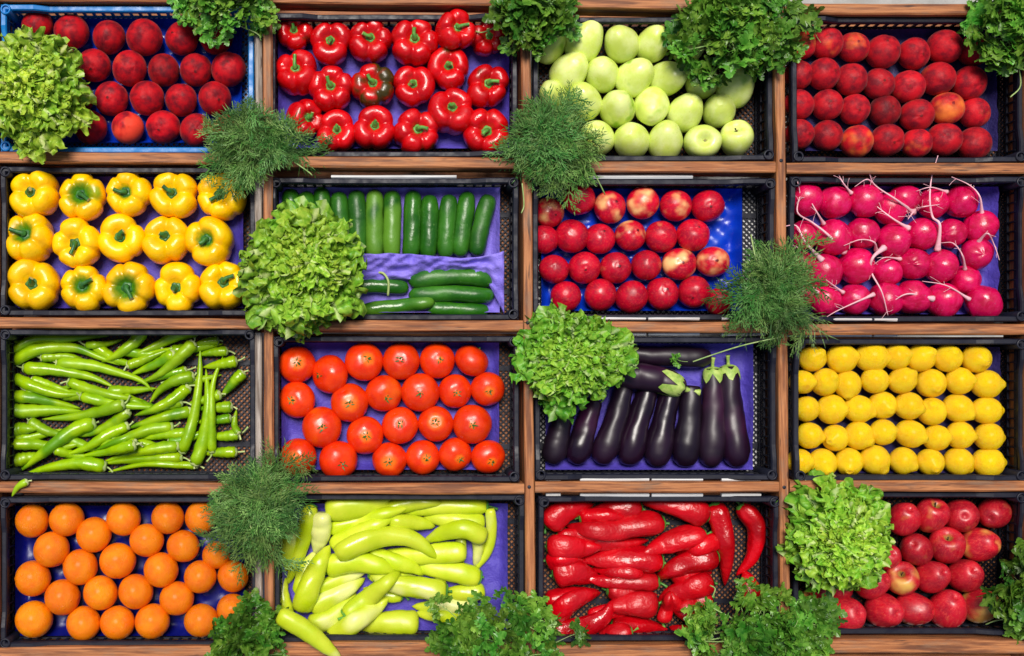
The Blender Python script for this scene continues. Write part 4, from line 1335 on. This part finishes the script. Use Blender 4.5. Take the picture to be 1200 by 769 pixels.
# ------------------------------------------------------------------ lettuces
def lettuce_leaf_mesh(i):
    rr = random.Random(i * 13 + 1)
    NU, NV = 20, 56
    ph = [rr.random() * 6.28 for _ in range(10)]
    v, f = [], []
    span = R(88)
    off = Vector((i * 7.3, i * 3.1, 0))
    for a in range(NU + 1):
        u = (a / NU) ** .85
        for b in range(NV + 1):
            q = b / NV * 2 - 1
            edge = max(u ** 3, abs(q) ** 5 * u)
            th = q * span * (.5 + .5 * u)
            w1 = math.sin(10 * q + ph[3] + 1.5 * u)
            w2 = math.sin(25 * q + ph[4] + 3 * u + 1.3 * w1)
            rag = .86 - .16 * q * q + .08 * math.sin(6 * q + ph[0]) * u ** 2 + .08 * math.sin(15 * q + ph[1]) * u ** 5 + .06 * math.sin(36 * q + ph[2] + w1) * u ** 9
            r = u * rag
            p = Vector((r * math.cos(th), r * math.sin(th), .30 * u - .42 * u * u))
            n1 = mnoise.noise_vector(p * 5.5 + off)
            n2 = mnoise.noise_vector(p * 12 + off)
            k = min(1, u * 1.8)
            p += n1 * .17 * k + n2 * .075 * k
            p.z += n1.x * .12 * k + edge * (.10 * w1 + .10 * w2)
            v.append(p)
    for a in range(NU):
        for b in range(NV):
            k = a * (NV + 1) + b
            f.append((k, k + NV + 1, k + NV + 2, k + 1))
    return me('leaf', v, f, LETT)
LLM = [lettuce_leaf_mesh(i) for i in range(8)]
def lettuce(px, py, rx, ry, label, z=0.008, seed=0):
    rr = random.Random(seed)
    r = rx * sc(.05)
    root = obj('lettuce', None, loc=at(px, py, z))
    tag(root, label, 'lettuce', 'frilly lettuces laid on the rack')
    N = 74
    hx, hy = rr.uniform(-.22, .22), rr.uniform(-.22, .22)
    hue, val = ((0, 1), (-.10, 1.08), (.0, .96), (.16, .90), (.05, 1.04))[seed]
    for i in range(N):
        t = i / (N - 1)                      # 0 outer .. 1 heart
        a = i * 2.39996 + rr.uniform(-.4, .4)
        L = r * (.64 - .30 * t) * rr.uniform(.8, 1.2)
        lift = R(6 + 42 * t) + rr.uniform(-.3, .35)
        o = obj('leaf', rr.choice(LLM), root)
        d = r * (.50 * math.sqrt(1 - t) - .10 * t) * rr.uniform(.8, 1.1) * (1 + .5 * mnoise.noise(Vector((math.cos(a) * 1.3, math.sin(a) * 1.3, seed * 5.1))))
        o.location = (d * math.cos(a) + hx * r * t, (d * math.sin(a) + hy * r * t) * ry / rx, .010 + .50 * r * t ** .75 + rr.uniform(-.010, .010))
        o.rotation_euler = (Matrix.Rotation(a + rr.uniform(-.5, .5), 4, 'Z') @ Matrix.Rotation(-lift, 4, 'Y') @ Matrix.Rotation(rr.uniform(-.6, .6), 4, 'X')).to_euler()
        o.scale = (L, L * rr.uniform(.8, 1.05) * (ry / rx if abs(math.cos(a)) < .5 else 1), L)
        o.color = (.5 + hue + .24 * (rr.random() - .5) - .16 * t, val * .80 + .36 * t * rr.uniform(.5, 1.2) + rr.uniform(-.12, .12), 0, 1)
    return root
lettuce(50, 116, 66, 82, 'frilly green lettuce lying over the corner of the blue crate', seed=1)
lettuce(354, 328, 78, 80, 'large frilly lettuce between yellow peppers and cucumbers', seed=2)
lettuce(669, 420, 64, 64, 'round frilly lettuce lying between nectarines and aubergines', seed=3)
lettuce(980, 625, 70, 72, 'frilly lettuce lying below the lemons beside red apples', seed=4)

# ------------------------------------------------------------------ dill and parsley
def ribbon(b, a, c, wd, up):
    d = (c - a)
    s = d.cross(up)
    if s.length < 1e-6: s = Vector((0, 1, 0))
    s = s.normalized() * wd / 2
    h = up * wd * .5
    b.add([a - s, a + s, a + h, c], [(0, 1, 3), (1, 2, 3), (2, 0, 3)])

def dill_frond_mesh(i):
    rr = random.Random(i + 40)
    b = MB()
    up = Vector((0, 0, 1))
    P = resample([Vector((0, 0, 0)), Vector((.35, rr.uniform(-.06, .06), .10)), Vector((.7, rr.uniform(-.15, .15), .10)), Vector((1.0, rr.uniform(-.22, .22), rr.uniform(-.06, .06)))], 16)
    v, f = tube_vf(P, [.013 * (1 - .7 * k / 15) for k in range(16)], 4)
    b.add(v, f)
    F = frames(P)
    for k in range(3, 16, 2):
        t, u, n_ = F[k]
        for sd in (-1, 1):
            L = (.42 * (1 - (k - 4) / 15) + .10) * rr.uniform(.7, 1.2)
            d = (t * rr.uniform(.7, 1.1) + u * sd * rr.uniform(.4, .9) + up * rr.uniform(-.25, .35)).normalized()
            e = P[k] + d * L
            ribbon(b, P[k], e, .026, up)
            m = 4
            for q in range(1, m + 1):
                p = P[k].lerp(e, q / m)
                for s2 in (-1, 1):
                    side = d.cross(up).normalized() * s2
                    l2 = L * rr.uniform(.45, .8) * (1.1 - q / m * .4)
                    dd = (d * rr.uniform(.8, 1.3) + side * rr.uniform(.2, .8) + up * rr.uniform(-.3, .4)).normalized()
                    mid = p + dd * l2 * .5 + up * rr.uniform(-.02, .02)
                    ribbon(b, p, mid, .024, up)
                    d3 = (dd + side * rr.uniform(-.5, .5) + up * rr.uniform(-.3, .3)).normalized()
                    ribbon(b, mid, mid + d3 * l2 * .6, .024, up)
    return b.mesh('frond', [DILL], False)
DFM = [dill_frond_mesh(i) for i in range(6)]

def parsley_leaflet(b, base, d, nrm, L, rr):
    s = nrm.cross(d).normalized()
    n_ = d.cross(s).normalized()
    out = [(.12, .04), (.26, .40), (.36, .30), (.44, .54), (.50, .30), (.52, .12), (.70, .30), (.78, .20), (.90, .16), (1.0, 0)]
    pts = [base]
    L_ = [base + d * (x * L) + s * (y * L * .95) + n_ * (L * .14 * (y * 1.6) ** 1.3 + rr.uniform(-.04, .04) * L) for x, y in out]
    R_ = [base + d * (x * L) - s * (y * L * .95) + n_ * (L * .14 * (y * 1.6) ** 1.3 + rr.uniform(-.04, .04) * L) for x, y in out[:-1]]
    mids = [base + d * (L * .35), base + d * (L * .68)]
    v = [base] + L_ + R_ + mids
    nl = len(L_)
    tip = nl
    m1, m2 = 1 + nl + len(R_), 2 + nl + len(R_)
    f = []
    for i in range(1, nl):
        f.append((m1 if i < 5 else m2, i, i + 1) if True else None)
    f.append((0, 1, m1)); f.append((m1, 5, m2))
    ro = nl + 1
    rl = list(range(ro, ro + len(R_))) + [tip]
    for i in range(len(rl) - 1):
        f.append((m1 if i < 4 else m2, rl[i + 1], rl[i]))
    f.append((0, m1, rl[0])); f.append((m1, m2, rl[4]))
    b.add(v, f, 0)

def parsley_sprig_mesh(i):
    rr = random.Random(i + 90)
    b = MB()
    up = Vector((0, 0, 1))
    end = Vector((1.0, rr.uniform(-.1, .1), rr.uniform(-.02, .1)))
    P = resample([Vector((0, 0, 0)), Vector((.5, rr.uniform(-.08, .08), .08)), end], 8)
    v, f = tube_vf(P, [.018 - .001 * k for k in range(8)], 4)
    b.add(v, f, 1)
    for k, spread in ((4, 1.0), (5, .9), (7, .0)):
        for sd in ((-1, 1) if spread else (0,)):
            d0 = Vector((1, sd * spread * rr.uniform(.8, 1.4), rr.uniform(-.1, .35))).normalized()
            st = .26 * rr.uniform(.7, 1.2) if spread else .10
            a = P[k]; e = a + d0 * st
            ribbon(b, a, e, .022, up)
            for q in (-.95, 0, .95):
                nn = (up + Vector((rr.uniform(-.9, .9), rr.uniform(-.9, .9), 0))).normalized()
                dd = Matrix.Rotation(q + rr.uniform(-.2, .2), 3, 'Z') @ d0
                dd.z += rr.uniform(-.5, .4)
                parsley_leaflet(b, e + dd * .02, dd.normalized(), nn, .42 * rr.uniform(.7, 1.2), rr)
    return b.mesh('sprig', [PARS, HSTEM], False)
PSM = [parsley_sprig_mesh(i) for i in range(6)]

def bunch(name, part, meshes, px, py, rx, ry, label, cat, group, N, seed, size, H=.066, z=0.004, stalks=(), lean=(0, 0), val=(.5, 1.35), wild=1.0):
    rr = random.Random(seed)
    root = obj(name, None, loc=at(px, py, z))
    tag(root, label, cat, group)
    ax, ay = rx * sc(.05), ry * sc(.05)
    for i in range(N):
        rho = math.sqrt((i + .5) / N)
        a = i * 2.39996 + rr.uniform(-.4, .4)
        bx, by = rho * math.cos(a), rho * math.sin(a)
        rho *= rr.uniform(.82, 1.12); bx, by = rho * math.cos(a), rho * math.sin(a)
        stray = rr.random() < .24
        if stray: bx *= 1.22; by *= 1.22
        wob = 1 + .45 * mnoise.noise(Vector((math.cos(a) * 1.7, math.sin(a) * 1.7, seed)))
        tip = Vector((bx * ax * wob, by * ay * wob, H * max(0, 1 - rho ** 2.2) + rr.uniform(-.014, .016) * wild + .004))
        out = Vector((bx, by, 0)) * 1.0 + Vector((lean[0], lean[1], 0)) + Vector((rr.uniform(-.6, .6), rr.uniform(-.6, .6), 0)) * (1.2 - rho * .7)
        if out.length < .05: out = Vector((1, 0, 0))
        out.normalize()
        L = size * rr.uniform(.75, 1.3) * (1.25 if stray else 1)
        el = max(0, 1 - rho) * .9 + rr.uniform(-.25, .35)
        d = (out * math.cos(el) + Vector((0, 0, 1)) * math.sin(el)).normalized()
        if d.z * L > tip.z: d.z = max(tip.z, .002) / L * .9; d.normalize()
        o = obj(part, rr.choice(meshes), root)
        o.location = tip - d * L
        y_ = Vector((0, 0, 1)).cross(d).normalized()
        z_ = d.cross(y_)
        M = Matrix((d, y_, z_)).transposed().to_4x4() @ Matrix.Rotation(rr.uniform(-.7, .7), 4, 'X')
        o.rotation_euler = M.to_euler()
        o.scale = (L, L * rr.uniform(.9, 1.25), L)
        o.color = (.5 + rr.uniform(-.3, .1), rr.uniform(*val), 0, 1)
    for ln in stalks:
        P = resample([at(x, y, zz) - root.location for x, y, zz in ln], 14)
        v, f = tube_vf(P, [.0016] * 14, 6)
        obj('stalk', me('stalk', v, f, HSTEM), root)
    return root
DG = 'dark green dill bunches'
bunch('dill_bunch', 'frond', DFM, 301, 172, 57, 52, 'feathery dill bunch between dark peaches and red peppers', 'dill', DG, 50, 11, 0.086,
      stalks=(((345, 190, .03), (362, 202, .02), (366, 206, .015)),))
bunch('dill_bunch', 'frond', DFM, 648, 174, 50, 58, 'feathery dill bunch hanging over a corner of green apples', 'dill', DG, 50, 12, 0.092, lean=(0, -.2),
      stalks=(((680, 185, .03), (690, 193, .02), (700, 210, .015), (709, 228, .0)), ((612, 215, .03), (614, 240, .02), (611, 250, .018))))
bunch('dill_bunch', 'frond', DFM, 902, 350, 50, 60, 'wispy dill bunch between nectarines and radishes', 'dill', DG, 43, 13, 0.090, val=(.45, 1.2),
      stalks=(((893, 318, .03), (885, 300, .04), (880, 275, .02)), ((915, 395, .04), (870, 405, .02), (835, 416, -.01), (812, 424, -.02))))
bunch('dill_bunch', 'frond', DFM, 303, 594, 58, 66, 'thick dill bunch lying over the corner of the oranges', 'dill', DG, 53, 14, 0.090,
      stalks=(((290, 605, .07), (294, 618, .075), (300, 625, .07)),))
PG = 'green parsley bunches'
bunch('parsley_bunch', 'sprig', PSM, 266, 4, 54, 36, 'parsley bunch hanging over the top of the blue crate', 'parsley', PG, 40, 21, .062, val=(.85, 1.4),
      stalks=(((280, 30, .02), (302, 40, .02), (306, 48, .016)),))
bunch('parsley_bunch', 'sprig', PSM, 619, 16, 46, 48, 'parsley bunch between red peppers and green apples', 'parsley', PG, 42, 22, .060,
      stalks=(((585, 30, .02), (566, 38, -.01), (555, 36, -.02)), ((640, 50, .03), (656, 42, .02), (668, 20, .01))))
bunch('parsley_bunch', 'sprig', PSM, 855, 40, 72, 54, 'large parsley bunch covering a corner of the green apples', 'parsley', PG, 62, 23, .064,
      stalks=(((800, 60, .03), (840, 50, .06), (880, 30, .06)),))
bunch('parsley_bunch', 'sprig', PSM, 1180, 30, 44, 48, 'parsley bunch at the far end of the red peaches', 'parsley', PG, 38, 24, .062, val=(.9, 1.5),
      stalks=(((1192, 70, .02), (1196, 100, .0), (1184, 114, .0)),))
bunch('parsley_bunch', 'sprig', PSM, 582, 746, 72, 46, 'parsley bunch below the pale green peppers', 'parsley', PG, 54, 25, .058, val=(.5, 1.35))
bunch('parsley_bunch', 'sprig', PSM, 890, 742, 84, 50, 'large parsley bunch below the long red peppers', 'parsley', PG, 64, 26, .060,
      stalks=(((830, 710, .03), (870, 730, .06), (930, 752, .05)), ((835, 700, .02), (838, 690, .0), (832, 686, -.01))))
bunch('parsley_bunch', 'sprig', PSM, 293, 748, 44, 40, 'small parsley bunch below the oranges', 'parsley', PG, 34, 27, .056, val=(.45, 1.2),
      stalks=(((300, 725, .02), (312, 720, .02), (324, 716, .015)),))
bunch('parsley_bunch', 'sprig', PSM, 1192, 690, 36, 44, 'parsley bunch at the end of the red apples', 'parsley', PG, 32, 28, .060, val=(.45, 1.2),
      stalks=(((1180, 725, .02), (1165, 728, .0), (1155, 732, -.01)),))

for px, py, z, a, lab in ((962, 50, -.012, 2.2, 'torn parsley sprig fallen on a red peach'), (806, 424, -.02, 3.0, 'small pale leaf sprig lying by the aubergine caps')):
    o = obj('parsley_sprig', PSM[1], loc=at(px, py, z))
    o.rotation_euler = (0, 0, a)
    o.scale = (.03, .03, .03)
    o.color = (.45, 1.2, 0, 1)
    tag(o, lab, 'parsley')
